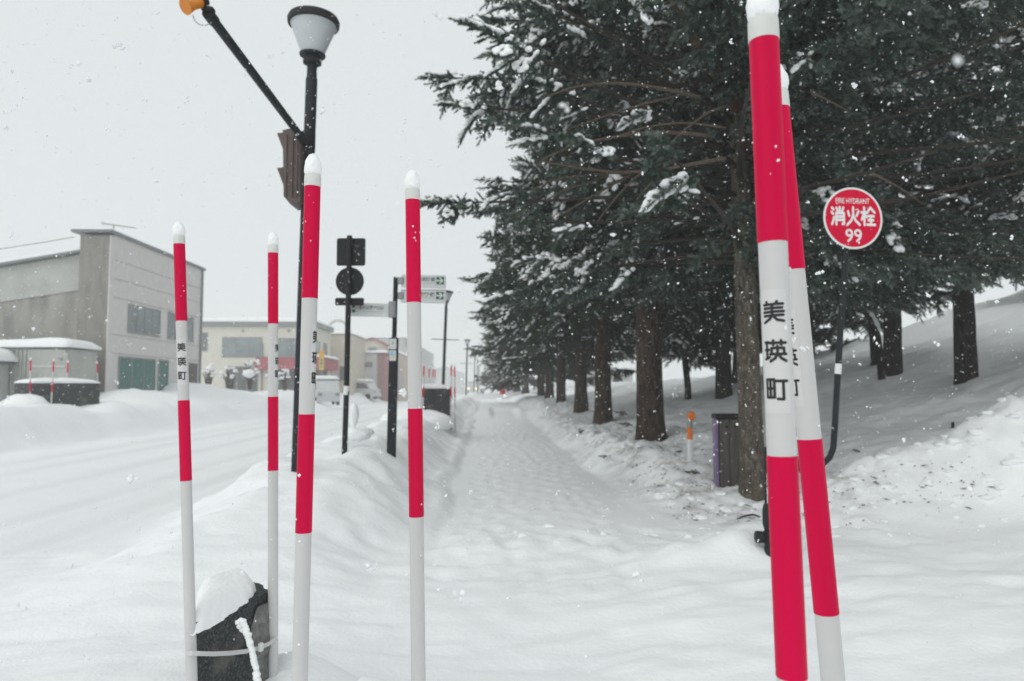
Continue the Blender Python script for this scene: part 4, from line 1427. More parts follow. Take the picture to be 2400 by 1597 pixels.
# snow-crusted stick
stk = MB()
pts = [at(u, v, Y) for u, v, Y in ((571, 1453, 2.78), (578, 1478, 2.77), (588, 1510, 2.76), (596, 1545, 2.75), (603, 1580, 2.74), (612, 1640, 2.72))]
stk.tube(pts, [0.008, 0.009, 0.009, 0.010, 0.010, 0.010], 8)
rs = random.Random(8)
for k in range(60):
    t = k / 59 * 4.6
    i = int(t); p = pts[i].lerp(pts[i + 1], t - i)
    s_ = rs.uniform(0.007, 0.0135)
    stk.blob(p + Vector((rs.uniform(-.005, .005), -0.005, rs.uniform(-.004, .004))), (s_, s_, s_ * 1.1), k, 0.3, 1)
for k in range(7):
    s_ = rs.uniform(0.008, 0.013)
    stk.blob(pts[0] + Vector((-0.012 + rs.uniform(-.014, .012), -0.004, -0.03 + rs.uniform(-.02, .03))), (s_, s_, s_), k + 70, 0.3, 1)
tag(stk.build('stick', M['snow'], None, smooth=True), 'thin upright stick crusted with snow in front of the dark stone planter', 'stick')

# planter across the road, planter on the bank down the path
def street_corners(X0, s0, X1, s1, depth):
    """front edge from (X0, s0) to (X1, s1), pushed back by depth"""
    a, b = W(X0, s0), W(X1, s1)
    d = (b - a).normalized(); nrm = Vector((-d.y, d.x, 0)) * depth
    return [a.xy, b.xy, (b + nrm).xy, (a + nrm).xy]


def px_corner(u, Y):
    return at(u, 906, Y)


la, lb = px_corner(71, 22.6), px_corner(236, 24.6)
dv = (lb - la).normalized(); nv = Vector((-dv.y, dv.x, 0)) * 1.0
pl2, c2, ring2, h2 = planter('stone_planter', [la.xy, lb.xy, (lb + nv).xy, (la + nv).xy], 0.35, 1.70, 'long dark stone planter across the road at the left edge', seed=11, jag=0.03)
cap_on(pl2, ring2, c2, h2, 0.17, -0.02, 4)
mb_, mc_ = px_corner(990, 20.4), px_corner(1060, 20.9)
dv = (mc_ - mb_).normalized(); nv = Vector((-dv.y, dv.x, 0)) * 0.9 + Vector((0.14, 0, 0))
pl3, c3, ring3, h3 = planter('stone_planter', [mb_.xy, mc_.xy, (mc_ + nv).xy, (mb_ + nv).xy], 0.2, 1.53, 'dark stone planter on the snow bank down the path, half sunk in snow', seed=14, jag=0.03)
cap_on(pl3, ring3, c3, h3, 0.13, -0.02, 6)
drift = MB()
for (u, v, Y, r, seed) in ((1000, 990, 20.1, (0.75, 0.45, 0.36), 2), (965, 992, 20.1, (0.9, 0.5, 0.42), 5)):
    p = at(u, v, Y)
    drift.blob(p, r, seed, 0.12, 3)
for (u, v, Y, r, seed) in ((55, 955, 22.2, (0.75, 0.6, 0.42), 8), (105, 972, 22.0, (0.5, 0.5, 0.2), 9), (150, 972, 22.2, (0.55, 0.5, 0.30), 10), (215, 975, 23.0, (0.6, 0.5, 0.22), 11)):
    drift.blob(at(u, v, Y), r, seed, 0.12, 3)
tag(drift.build('snow_drift', M['snow'], None, smooth=True), kind='stuff')

GL = 'snow poles round the planter across the road'
pole((71.5, 845), (70.5, 919), 22.4, 150, 'far snow pole at the left end of the planter across the road', GL)
pole((126, 847.5), (121.5, 920), 22.7, 170, 'far snow pole in front of the middle of the planter across the road', GL)
pole((159, 851), (157, 920), 24.6, 160, 'far snow pole behind the planter across the road', GL)
pole((227.5, 853), (230, 916), 24.9, 140, 'far snow pole at the right end of the planter across the road', GL)
GM = 'snow poles round the planters down the path'
pole((993.5, 858), (992, 931.5), 20.2, 160, 'far snow pole at the left corner of the planter down the path', GM)
pole((1058, 857.5), (1057, 930), 20.5, 160, 'far snow pole at the right front corner of the planter down the path', GM)
pole((1065.3, 860), (1066, 932), 21.0, 160, 'far snow pole just behind the right corner of the planter down the path', GM)
for (u, v, Y, lab) in ((1006, 864, 25.5, 'first of three distant poles seen over the planter down the path'), (1015, 866, 26.5, 'middle one of three distant poles seen over the planter down the path'), (1019.5, 866.5, 27.2, 'last of three distant poles seen over the planter down the path')):
    pole((u, v), (u, v + 3 * BAND * 1667 / Y), Y, 160, lab, GM)

# ------------------------------------------------------------------ hydrant, marker, wooden post
HY = 6.3
hb_ = at(1809, 1330, HY)
hyd = thing('fire_hydrant', hb_, 'black pillar hydrant with white characters behind the nearest snow pole', 'hydrant')
o = hb_


def hp(u, v, dy=0.0):
    return at(u, v, HY) - o + Vector((0, dy, 0))


def rad(px):
    return px / 1667 * HY


cx = 1810
z = lambda v: hp(cx, v).z
MB().lathe([(rad(17), z(1345)), (rad(17), z(1278)), (rad(15), z(1272))], 24, (hp(cx, 1300).x, 0, 0)).build('foot', M['black_metal'], hyd, smooth=40)
MB().lathe([(rad(19), z(1274)), (rad(20), z(1270)), (rad(20), z(1248)), (rad(16), z(1244)), (rad(18), z(1236)), (rad(20), z(1228)), (rad(20), z(1196)), (rad(17), z(1184)), (rad(14.5), z(1180)), (rad(14), z(1060)), (rad(12), z(1050)), (rad(5), z(1046))], 28, (hp(cx, 1300).x, 0, 0)).build('barrel', M['black_metal'], hyd, smooth=40)
MB().lathe([(rad(9), 0), (rad(9), 0.07), (rad(13.5), 0.075), (rad(14), 0.125), (rad(12), 0.13)], 20, hp(1806, 1259), Matrix.Rotation(-math.pi / 2, 3, 'Y')).build('outlet', M['black_metal'], hyd, smooth=40)
MB().lathe([(rad(9), 0), (rad(9), 0.07), (rad(12), 0.075), (rad(12), 0.11)], 20, hp(1815, 1259), Matrix.Rotation(math.pi / 2, 3, 'Y')).build('outlet', M['black_metal'], hyd, smooth=40)
tx = MB()
rb_ = rad(14.6)
for k, ch in enumerate('消火栓口'):
    vs, fs = text_geo(ch, 0.074, 0.0015)
    bm_x = hp(cx, 1300).x
    out = []
    for p in vs:
        a = p.x / rb_ - 0.42
        out.append((bm_x + math.sin(a) * rb_, -math.cos(a) * rb_ - 0.001, z(1120 + k * 17) + p.y))
    tx = MB()
    tx.add(out, fs)
    tx.build('lettering', M['paint_white'], hyd, fix=False)

sgn = thing('hydrant_sign', at(1812, 1092, HY), 'round red fire hydrant sign on a bent black pipe', 'sign')
o = Vector(sgn.location)
pipe = [(1812, 1090), (1860, 1092), (1905, 1094), (1928, 1088), (1945, 1072), (1953, 1050), (1956, 1010), (1964, 870), (1973, 720), (1984, 560)]
MB().tube([hp(u, v) for u, v in pipe], 0.0265, 16).build('pipe', M['dark_pole'], sgn, smooth=60)
MB().tube([hp(1963.8, 877), hp(1965.2, 853)], 0.0285, 16).build('reflective_sleeve', M['paint_white'], sgn, smooth=50)
MB().box(hp(1873, 1086), (0.03, 0.10, 0.15), bev=0.006).build('plate', M['black_metal'], sgn)
cdisc = hp(1992.5, 515, -0.05)
yaw = Matrix.Rotation(math.radians(6), 3, 'Z')
dx, dn = yaw @ YX, yaw @ Vector((0, -1, 0))
Rr = 0.278
dring = [(math.cos(2 * math.pi * k / 64), math.sin(2 * math.pi * k / 64)) for k in range(64)]
MB().prism([(a * Rr, b * Rr) for a, b in dring], cdisc, dx, YZ, dn * 0.004).build('rim', M['paint_white'], sgn)
MB().prism([(a * Rr * 0.935, b * Rr * 0.935) for a, b in dring], cdisc + dn * 0.0042, dx, YZ, dn * 0.001).build('disc', M['sign_red'], sgn)
for dz in (-0.12, 0.12):
    MB().box(cdisc - dn * 0.02 + YZ * dz - dx * 0.03, (0.09, 0.04, 0.03), bev=0.004).build('clamp', M['black_metal'], sgn)
tx = MB()
lp = cdisc + dn * 0.0058
put_text(tx, 'FIRE HYDRANT', 0.068, lp + YZ * 0.155, dx, YZ, 0.0006, 0.32)
tx.build('lettering', M['paint_white'], sgn, fix=False)
tx = MB()
put_text(tx, '99', 0.165, lp - YZ * 0.158, dx, YZ, 0.0022, 0.155)
tx.build('lettering', M['paint_white'], sgn, fix=False)
gs_ = 0.158
for ch, xo in (('消', -0.140), ('火', -0.001), ('栓', 0.139)):
    def fn(x, y, lift, xo=xo):
        return lp + dx * (xo + (x - 0.48) * gs_ * 0.80) + YZ * (0.018 + (y - 0.5) * gs_) + dn * (lift * 0.00006)
    tx = MB()
    put_strokes(tx, ch, fn, 0.155)
    tx.build('lettering', M['paint_white'], sgn, fix=False)

DY = 11.1
dl = thing('reflector_post', at(1618, 1102, DY), 'white marker post with amber sleeve and round orange reflector', 'marker post')
o = Vector(dl.location)
r = 0.043
MB().lathe([(r, -0.2), (r, (1102 - 1031) / 1667 * DY)], 20).build('post', M['paint_white'], dl, smooth=40)
MB().lathe([(r * 1.02, (1102 - 1031) / 1667 * DY), (r * 1.02, (1102 - 1004) / 1667 * DY)], 20).build('sleeve', M['amber'], dl, smooth=40)
MB().lathe([(r * 1.05, (1102 - 1004) / 1667 * DY), (r * 1.05, (1102 - 994) / 1667 * DY), (r * 0.8, (1102 - 992) / 1667 * DY), (r * 0.8, (1102 - 986) / 1667 * DY)], 20).build('neck', M['grey_metal'], dl, smooth=40)
hc = (0.012, -0.02, (1102 - 977) / 1667 * DY)
MB().lathe([(0.071, -0.012), (0.075, -0.006), (0.075, 0.02), (0.06, 0.03)], 28, hc, Matrix.Rotation(math.pi / 2, 3, 'X')).build('rim', M['grey_metal'], dl, smooth=40)
MB().lathe([(0.066, 0.0301), (0.062, 0.040), (0.03, 0.046), (0.005, 0.047)], 28, hc, Matrix.Rotation(math.pi / 2, 3, 'X')).build('reflector', M['amber'], dl, smooth=40)

WY = 10.0
wpst = thing('wooden_post', at(1708, 1126, WY), 'thick weathered wooden post with black cap and a purple side panel', 'post')
o = Vector(wpst.location)
k_ = WY / 1667
hgt = (1126 - 984) * k_
for (u0, u1) in ((1687.5, 1710.3), (1711, 1734)):
    MB().box(((u0 + u1) / 2 * k_ - 1708 * k_, 0.06, hgt / 2 - 0.1), ((u1 - u0) * k_, 0.20, hgt + 0.2), bev=0.012).build('wood_slab', M['old_wood'], wpst, smooth=30)
MB().box((0, 0.06, hgt + 0.034), ((1736 - 1677) * k_, 0.26, 0.066), bev=0.012).build('cap', M['black_metal'], wpst, smooth=30)
MB().box(((1681 - 1708) * k_, 0.04, hgt / 2 - 0.1), (0.045, 0.14, hgt + 0.19), bev=0.006).build('panel', M['purple'], wpst)
for u in (1703, 1721.5):
    MB().lathe([(0.016, 0), (0.016, 0.012), (0.010, 0.016)], 12, ((u - 1708) * k_, -0.04, (1126 - 1002) * k_), Matrix.Rotation(math.pi / 2, 3, 'X')).build('hole_disc', M['black_metal'], wpst)  # black discs added in place of two dark holes

# ------------------------------------------------------------------ spruce sprays (source meshes, only drawn through the crowns)
def unit(v):
    return v / (np.linalg.norm(v) + 1e-9)


def make_spray(seed, needle_m, snow):
    rs = np.random.RandomState(seed)
    V, F, MI = [], [], []

    def tri(a, b, c, mi):
        o = len(V); V.extend([a, b, c]); F.append((o, o + 1, o + 2)); MI.append(mi)

    def twig(p, q, r0, r1):
        d = unit(q - p)
        u = unit(np.cross(d, [0.3, 0.1, 1.0])); w = np.cross(d, u)
        o = len(V)
        for (c, r) in ((p, r0), (q, r1)):
            for k in range(3):
                a = 2.094 * k
                V.append(c + (u * math.cos(a) + w * math.sin(a)) * r)
        for k in range(3):
            j = (k + 1) % 3
            F.append((o + k, o + j, o + 3 + j, o + 3 + k)); MI.append(1)

    def shoot(p, d, L, dens=1.0, mi=0):
        d = unit(d)
        q = p + d * L
        twig(p, q, 0.003, 0.0018)
        u = unit(np.cross(d, [0.13, 0.2, 1.0])); w = np.cross(d, u)
        n = int(L / 0.0021 * dens)
        for k in range(n):
            t = (k + rs.rand()) / n
            a = k * 2.399 + rs.rand() * 0.5
            rad_ = u * math.cos(a) + w * math.sin(a)
            b = p + d * L * t
            nl = 0.0285 * (0.75 + 0.4 * rs.rand()) * (1 - 0.2 * t)
            nd = unit(rad_ * 0.95 + d * (0.30 + 0.5 * t) + np.array([0, 0, 0.15]))
            side = unit(np.cross(nd, rs.randn(3))) * 0.0044
            tri(b - side, b + side, b + nd * nl, mi)

    axis_pts = []
    p = np.array([0.0, 0.0, 0.0]); d = np.array([1.0, 0.0, 0.02])
    n = 9
    L = 0.42
    for k in range(n):
        axis_pts.append((p.copy(), d.copy()))
        d = unit(d + np.array([0, rs.uniform(-.08, .08), rs.uniform(-0.09, 0.06)]))
        p = p + d * (L / n)
    for k in range(n - 1):
        a, dd = axis_pts[k]; b, _ = axis_pts[k + 1]
        twig(a, b, 0.0055 - 0.0004 * k, 0.0050 - 0.0004 * k)
        if k > 1:
            shoot(a, b - a, L / n * 1.05, 0.9)
        m = 2
        ph = rs.rand() * 6.28
        for q in range(m):
            phi = ph + q * 6.283 / m + rs.uniform(-.5, .5)
            sl = (0.060 + 0.075 * (1 - k / n) * (0.5 + 0.8 * rs.rand()))
            el = math.radians(rs.uniform(36, 64))
            flat = 0.62                                   # shoots spread more to the sides than up and down
            dd2 = unit(np.array([math.cos(el), math.sin(el) * math.cos(phi), math.sin(el) * math.sin(phi) * flat - 0.08]))
            young = 3 if rs.rand() < 0.25 + 0.5 * k / n else 0
            shoot(a, dd2, sl, 1.0, young)
            if sl > 0.085:
                for s2 in (-1, 1):
                    if rs.rand() < 0.6:
                        off = np.array([0.2, rs.uniform(-.6, .6), rs.uniform(-.6, .3)])
                        shoot(a + dd2 * sl * rs.uniform(0.35, 0.65), unit(dd2 + off), sl * 0.6, 1.0, young)
    a, dd = axis_pts[-1]
    shoot(a, dd, 0.08, 1.0, 3)
    if snow:
        iv, ifc = ico(1)
        for k in range(int(9 + 7 * snow)):
            t = rs.rand()
            a, dd = axis_pts[min(n - 1, int(t * n))]
            wd = 0.13 * (1 - t) + 0.02
            c = a + np.array([0, rs.uniform(-wd, wd), 0.020 + 0.012 * rs.rand()])
            r_ = np.array([rs.uniform(.036, .070), rs.uniform(.024, .040), rs.uniform(.014, .026)]) * (0.75 + 0.25 * snow)
            o = len(V)
            for q in iv:
                V.append(c + np.array(q) * r_ * (1 + 0.07 * rs.randn()))
            for f in ifc:
                F.append(tuple(o + i for i in f)); MI.append(2)
    me = bpy.data.meshes.new('spruce_spray')
    me.from_pydata([tuple(v) for v in V], [], F)
    for m in (M[needle_m], M['twig'], M['snow'], M[needle_m + '_tip']):
        me.materials.append(m)
    me.polygons.foreach_set('material_index', MI)
    me.polygons.foreach_set('use_smooth', [mi == 2 for mi in MI])
    me.update()
    return bpy.data.objects.new('spruce_spray', me)


SPRAYS = {}
for kind, mname, s0 in (('blue', 'needle_blue', 100), ('green', 'needle_green', 200), ('olive', 'needle_olive', 300)):
    SPRAYS[kind] = [make_spray(s0 + k, mname, (0, 0, 0, 0, 0.6, 1.3, 1.8)[k]) for k in range(7)]

_groups = {}


def crown_nodes(kind):
    if kind in _groups:
        return _groups[kind]
    g = bpy.data.node_groups.new('spruce_crown_' + kind, 'GeometryNodeTree')
    g.interface.new_socket('Geometry', in_out='INPUT', socket_type='NodeSocketGeometry')
    g.interface.new_socket('Geometry', in_out='OUTPUT', socket_type='NodeSocketGeometry')
    n, l = g.nodes, g.links
    gi, go = n.new('NodeGroupInput'), n.new('NodeGroupOutput')
    iop = n.new('GeometryNodeInstanceOnPoints')
    jn = n.new('GeometryNodeJoinGeometry')
    for ob in reversed(SPRAYS[kind]):
        oi = n.new('GeometryNodeObjectInfo')
        oi.inputs['Object'].default_value = ob
        oi.inputs['As Instance'].default_value = False
        gti = n.new('GeometryNodeGeometryToInstance')
        l.new(oi.outputs['Geometry'], gti.inputs[0])
        l.new(gti.outputs[0], jn.inputs[0])
    l.new(gi.outputs[0], iop.inputs['Points'])
    l.new(jn.outputs[0], iop.inputs['Instance'])
    iop.inputs['Pick Instance'].default_value = True

    def attr(name, dt):
        a = n.new('GeometryNodeInputNamedAttribute')
        a.data_type = dt
        a.inputs['Name'].default_value = name
        return a.outputs['Attribute']
    l.new(attr('pick', 'INT'), iop.inputs['Instance Index'])
    e2r = n.new('FunctionNodeEulerToRotation')
    l.new(attr('turn', 'FLOAT_VECTOR'), e2r.inputs[0])
    l.new(e2r.outputs[0], iop.inputs['Rotation'])
    l.new(attr('size', 'FLOAT'), iop.inputs['Scale'])
    l.new(iop.outputs[0], go.inputs[0])
    _groups[kind] = g
    return g


def crown_object(root, kind, P, T, S, K):
    me = bpy.data.meshes.new('crown')
    me.from_pydata([tuple(p) for p in P], [], [])
    a = me.attributes.new('turn', 'FLOAT_VECTOR', 'POINT'); a.data.foreach_set('vector', np.array(T, float).ravel())
    a = me.attributes.new('size', 'FLOAT', 'POINT'); a.data.foreach_set('value', np.array(S, float))
    a = me.attributes.new('pick', 'INT', 'POINT'); a.data.foreach_set('value', np.array(K, np.int32))
    ob = bpy.data.objects.new('crown', me)
    COL.objects.link(ob)
    ob.parent = root
    md = ob.modifiers.new('sprays', 'NODES')
    md.node_group = crown_nodes(kind)
    ob['kind'] = 'stuff'
    return ob


def euler_of(xdir, roll):
    x = unit(np.asarray(xdir, float))
    y = unit(np.cross([0, 0, 1.0], x)); z = np.cross(x, y)
    c, s = math.cos(roll), math.sin(roll)
    y2 = y * c + z * s; z2 = -y * s + z * c
    return tuple(Matrix(np.stack([x, y2, z2], 1).tolist()).to_euler())


def trunk_mesh(root, pts, rads, mat_, seed, flare=0.0, ridge=0.06, n=28, dense=0.09):
    pts = [Vector(p) for p in pts]
    fp, fr = [], []
    for i in range(len(pts) - 1):
        L = (pts[i + 1] - pts[i]).length
        m = max(1, int(L / dense))
        for k in range(m):
            t = k / m
            fp.append(pts[i].lerp(pts[i + 1], t)); fr.append(rads[i] + (rads[i + 1] - rads[i]) * t)
    fp.append(pts[-1]); fr.append(rads[-1])
    mb = MB()
    vs, fs = [], []
    for i, (p, r) in enumerate(zip(fp, fr)):
        h = max(0.0, p.z)
        for k in range(n):
            a = 2 * math.pi * k / n
            fl = flare * math.exp(-max(h - 0.1, 0) / 0.22) * (0.7 + 0.9 * float(vnoise(math.cos(a) * 1.4 + seed, math.sin(a) * 1.4)))
            w = 1 + fl + ridge * 2 * float(fbm(math.cos(a) * 4.2 + seed * 3.1, math.sin(a) * 4.2 + h * 1.1, 3, 8)) + 0.05 * float(vnoise(h * 0.9 + seed, a * 0.4))
            vs.append(p + Vector((math.cos(a) * r * w, math.sin(a) * r * w, 0)))
    for i in range(len(fp) - 1):
        for k in range(n):
            j = (k + 1) % n
            fs.append((i * n + k, i * n + j, i * n + n + j, i * n + n + k))
    fs.append(tuple((len(fp) - 1) * n + k for k in range(n)))
    mb.add(vs, fs)
    return mb.build('trunk', mat_, root, smooth=True, fix=False)


def spruce(u, v, Y, dia, label, kind='green', bark='bark_brown', H=14.0, zb=2.7, R=4.2, seed=1, lean=(0, 0), step=0.075, ssc=1.0, snow=0.25, t0=0.40, keep=None, gap=0.13, flare=0.35, group='spruces along the path', inner=True, droop=0.0, clear=None):
    """keep(azimuth, z, t) -> probability of a spray; the crown hangs from zb (world height) up"""
    base = at(u, v, Y)
    rs = np.random.RandomState(seed)
    root = thing('spruce_tree', base, label, 'tree', group)
    b0 = np.array(base)
    tr = [(0, 0, -0.8), (0, 0, 0.0), (lean[0] * 0.3, lean[1] * 0.3, H * 0.3), (lean[0] * 0.65, lean[1] * 0.65, H * 0.65), (lean[0], lean[1], H)]
    trunk_mesh(root, tr, [dia / 2 * 1.06, dia / 2 * 1.02, dia / 2 * 0.86, dia / 2 * 0.5, 0.03], M[bark], seed, flare, dense=0.09 if Y < 20 else 0.25, n=28 if Y < 24 else 16)

    def axis(zz):
        t = max(0, zz) / H
        return np.array([lean[0] * t, lean[1] * t, zz])
    P, T, S, K = [], [], [], []
    br = MB()
    zz = zb - b0[2]
    az = rs.rand() * 6.28
    while zz < H - 0.5:
        f = (zz - (zb - b0[2])) / (H - (zb - b0[2]))
        L = R * (1 - f) ** 0.70 * rs.uniform(0.76, 1.0)
        L *= 0.80 + 0.20 * float(sst(0, 0.10, f))
        az += 2.399 + rs.uniform(-0.35, 0.35)
        ca_, sa_ = math.cos(az), math.sin(az)
        el0 = math.radians(rs.uniform(-2, 16) + 22 * f - 6 * droop)
        bend = rs.uniform(0.30, 0.46) * (1 - 0.7 * f) + 0.10 * droop
        pts = []
        side = rs.uniform(-0.12, 0.12)
        for k in range(9):
            t = k / 8
            rr = L * t
            dz = math.tan(el0) * rr - bend * L * 0.55 * t ** 2 + 0.26 * L * max(0, t - 0.62) ** 1.6
            pts.append(axis(zz) + np.array([ca_ * rr - sa_ * side * rr * t, sa_ * rr + ca_ * side * rr * t, dz]))
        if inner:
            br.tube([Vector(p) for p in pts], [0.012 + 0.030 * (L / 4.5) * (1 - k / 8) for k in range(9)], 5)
        n = max(3, int(L * (1 - t0) / gap))
        for k in range(n):
            t = t0 + (1 - t0) * (k + rs.rand() * 0.7) / n
            i = min(7, int(t * 8)); ff = t * 8 - i
            p = pts[i] * (1 - ff) + pts[i + 1] * ff
            d = unit(pts[i + 1] - pts[i])
            wd = min(1.15, 0.16 * L * (1 - t) + 0.30 + 0.25 * (t < 0.8)) * (1.0 if t < 0.93 else 0.35)
            for sgn_ in (-1, 1):
                ang = math.radians(rs.uniform(38, 70)) * sgn_
                c, s = math.cos(ang), math.sin(ang)
                d2 = unit(np.array([d[0] * c - d[1] * s, d[0] * s + d[1] * c, d[2] * 0.6 - 0.08 - 0.30 * rs.rand()]))
                m = max(1, int(round(wd / (0.40 * ssc) + rs.uniform(-0.3, 0.4))))
                for q in range(m):
                    if zz + b0[2] > 2.6 + 0.56 * Y and rs.rand() > 0.13: continue
                    if clear is not None and clear(p + b0): continue
                    if keep is not None and rs.rand() > keep(az, zz + b0[2], t): continue
                    pp = p + d2 * (q * 0.30 * ssc) + np.array([0, 0, -0.035 * q * q + rs.uniform(-0.16, 0.05) * ssc])
                    P.append(pp)
                    dd = unit(d2 + np.array([rs.uniform(-.35, .35), rs.uniform(-.35, .35), rs.uniform(-.65, .22) - 0.10 * q]))
                    T.append(euler_of(dd, rs.uniform(-1.3, 1.3)))
                    S.append(ssc * rs.uniform(0.80, 1.25))
                    outer = t > 0.72 or q == m - 1
                    K.append(int(rs.choice([4, 4, 5])) if rs.rand() < snow * (1.3 if outer else 0.12) * (0.10 + 0.90 * max(0.0, -ca_)) * (1.0 + 0.5 * f) else int(rs.randint(0, 4)))
        # tip
        for q in range(2):
            if clear is not None and clear(pts[-1] + b0): continue
            P.append(pts[-1] - unit(pts[-1] - pts[-2]) * (0.18 * q)); T.append(euler_of(unit(pts[-1] - pts[-2]) + np.array([0, 0, 0.1 * q]), rs.uniform(-.4, .4)))
            S.append(ssc * rs.uniform(0.8, 1.2)); K.append(int(rs.choice([4, 4, 5])) if rs.rand() < snow * 1.6 * (0.12 + 0.88 * max(0.0, -ca_)) else int(rs.randint(0, 4)))
        zz += 0.66 * step * rs.uniform(0.6, 1.4) * (1 + 0.8 * f)
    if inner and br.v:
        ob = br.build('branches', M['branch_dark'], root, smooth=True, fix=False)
        ob['kind'] = 'stuff'
    crown_object(root, kind, P, T, S, K)
    return root, len(P)


TOTAL = 0


def cam_side(az):
    """how far an azimuth points to the camera (-y): 1 straight at it"""
    return -math.sin(az)


def keep_near(az, zz, t):
    k = cam_side(az); lr = math.cos(az)
    front = k > 0.15 and lr > -0.35
    if t < 0.40 and not front:
        return 0.04
    if t < 0.40 and zz > 3.2:
        return 0.55
    if zz > 6.4 and lr > 0.1:
        return 0.5
    if zz > 4.6 and lr > 0.1 and k < 0.1:
        return 0.45
    if zz < 6.2 and k > 0.15:
        if lr > -0.30:                           # boughs hanging before the trunk
            return 0.62 if t < 0.75 else 0.9
        return 0.04 if t < 0.85 else 0.45         # the bare side towards the path
    if zz < 7.5:
        return 0.30 if t < 0.55 else 0.9
    return 0.7


n1, c = spruce(1767, 1164, 9.39, 0.295, 'nearest spruce, slender grey lichen-marked trunk partly hidden by the thick pole', 'blue', 'bark_lichen', H=14.5, zb=3.2, R=4.75, seed=3, snow=0.30, keep=keep_near, step=0.06, lean=(-0.25, 0.1), flare=0.45, t0=0.10, clear=lambda q: q[1] < 8.3 and q[0] > 1.9 and q[2] < 4.9)
TOTAL += c
# its reddish limb and the bare dead boughs
lo = Vector(n1.location)
limb = [at(u, v, Y) - lo for u, v, Y in ((1768, 372, 9.35), (1752, 300, 9.25), (1722, 236, 9.1), (1672, 160, 8.95), (1612, 60, 8.8), (1566, -30, 8.7), (1520, -130, 8.6))]
MB().tube(limb, [0.125, 0.118, 0.11, 0.095, 0.085, 0.075, 0.06], 16).build('limb', M['bark_red'], n1, smooth=True)
BARE = [[(1640, 229), (1554, 207), (1443, 193), (1350, 202), (1275, 229)], [(1586, 225), (1500, 246), (1404, 277), (1318, 309)],
        [(1661, 318), (1557, 309), (1457, 318), (1357, 337), (1279, 368), (1257, 389)], [(1700, 372), (1654, 379), (1536, 402), (1446, 405), (1357, 395), (1279, 380)],
        [(1475, 411), (1393, 457), (1304, 511)], [(1480, 405), (1396, 407), (1293, 421), (1246, 446)], [(1382, 332), (1368, 362), (1357, 393)], [(1343, 346), (1332, 378)],
        [(1510, 402), (1478, 425), (1440, 468), (1400, 520)], [(1560, 390), (1530, 425), (1490, 470)], [(1700, 300), (1600, 285), (1500, 300), (1420, 330)],
        [(1430, 405), (1380, 430), (1330, 440), (1280, 470)], [(1700, 250), (1660, 262), (1610, 300), (1560, 345)], [(1900, 215), (1960, 245), (1990, 262)], [(2040, 405), (2110, 440), (2165, 480)]]
for i, line in enumerate(BARE):
    m = len(line)
    Y0, Y1 = (7.55, 6.65) if i < 13 else (7.2, 7.4)
    pts = [at(u, v, Y0 + (Y1 - Y0) * k / (m - 1)) - lo for k, (u, v) in enumerate(line)]
    fine = []
    for a, b in zip(pts, pts[1:]):
        for k in range(4):
            fine.append(a.lerp(b, k / 4))
    fine.append(pts[-1])
    for _ in range(3):
        fine = [fine[0]] + [(fine[k - 1] + fine[k] * 2 + fine[k + 1]) / 4 for k in range(1, len(fine) - 1)] + [fine[-1]]
    r0 = 0.024 if m > 4 else 0.016 if m > 2 else 0.009
    MB().tube(fine, [r0 * (1 - 0.7 * k / (len(fine) - 1)) for k in range(len(fine))], 8).build('bare_branch', M['branch'], n1, smooth=True)

TREES = [
    dict(u=1524, v=1040, Y=15.4, dia=0.58, label='second spruce, thick dark brown trunk with a flared foot', kind='green', R=4.3, zb=4.1, seed=11, step=0.08, H=13),
    dict(u=1414, v=990, Y=21.6, dia=0.50, label='third spruce, greyish trunk left of the flared one', kind='green', R=4.5, zb=3.35, seed=12, step=0.095, H=13, ssc=1.1),
    dict(u=1362, v=952, Y=28.0, dia=0.47, label='fourth spruce, trunk set back on the snow bank', kind='green', R=4.4, zb=3.0, seed=13, step=0.12, ssc=1.25, H=13.5),
    dict(u=1315, v=963, Y=35.0, dia=0.46, label='fifth spruce, straight thin-looking trunk close to the path', kind='green', R=4.3, zb=2.9, seed=14, step=0.14, ssc=1.4, H=14),
    dict(u=1288, v=932, Y=42.0, dia=0.47, label='sixth spruce, reddish trunk farther along the row', kind='green', R=4.6, zb=2.6, seed=15, step=0.16, ssc=1.5, H=15),
    dict(u=1268, v=926, Y=48.0, dia=0.45, label='seventh spruce, trunk half behind the reddish one', kind='olive', R=5.0, zb=2.4, seed=16, step=0.17, ssc=1.6, H=14),
    dict(u=1232, v=919, Y=68.0, dia=0.6, label='eighth spruce, olive green and fading in the snowfall', kind='olive', R=4.6, zb=2.6, seed=17, step=0.22, ssc=2.0, H=13, snow=0.4),
    dict(u=1212, v=917, Y=80.0, dia=0.7, label='ninth spruce, pale olive crown low over the path end', kind='olive', R=4.4, zb=2.6, seed=18, step=0.25, ssc=2.2, H=12, snow=0.4),
    dict(u=1196, v=914, Y=95.0, dia=0.7, label='last spruce of the row, faintest in the haze', kind='olive', R=4.2, zb=2.4, seed=19, step=0.30, ssc=2.5, H=11, snow=0.4),
]
for t in TREES:
    t = dict(t)
    kw = dict(snow=0.22, keep=lambda az, zz, tt: 0.85)
    kw.update({k: t.pop(k) for k in list(t) if k in ('snow',)})
    _, c = spruce(**t, **kw)
    TOTAL += c
GR = 'spruces on the snow slope'
_, c = spruce(2266, 908, 14.0, 0.39, 'slope spruce with a stout dark trunk at the right edge', 'blue', 'bark_dark', H=10.5, zb=4.05, R=4.3, seed=31, step=0.075, group=GR, flare=0.15, keep=lambda az, zz, t: 0.26, t0=0.3, snow=0.3)
TOTAL += c
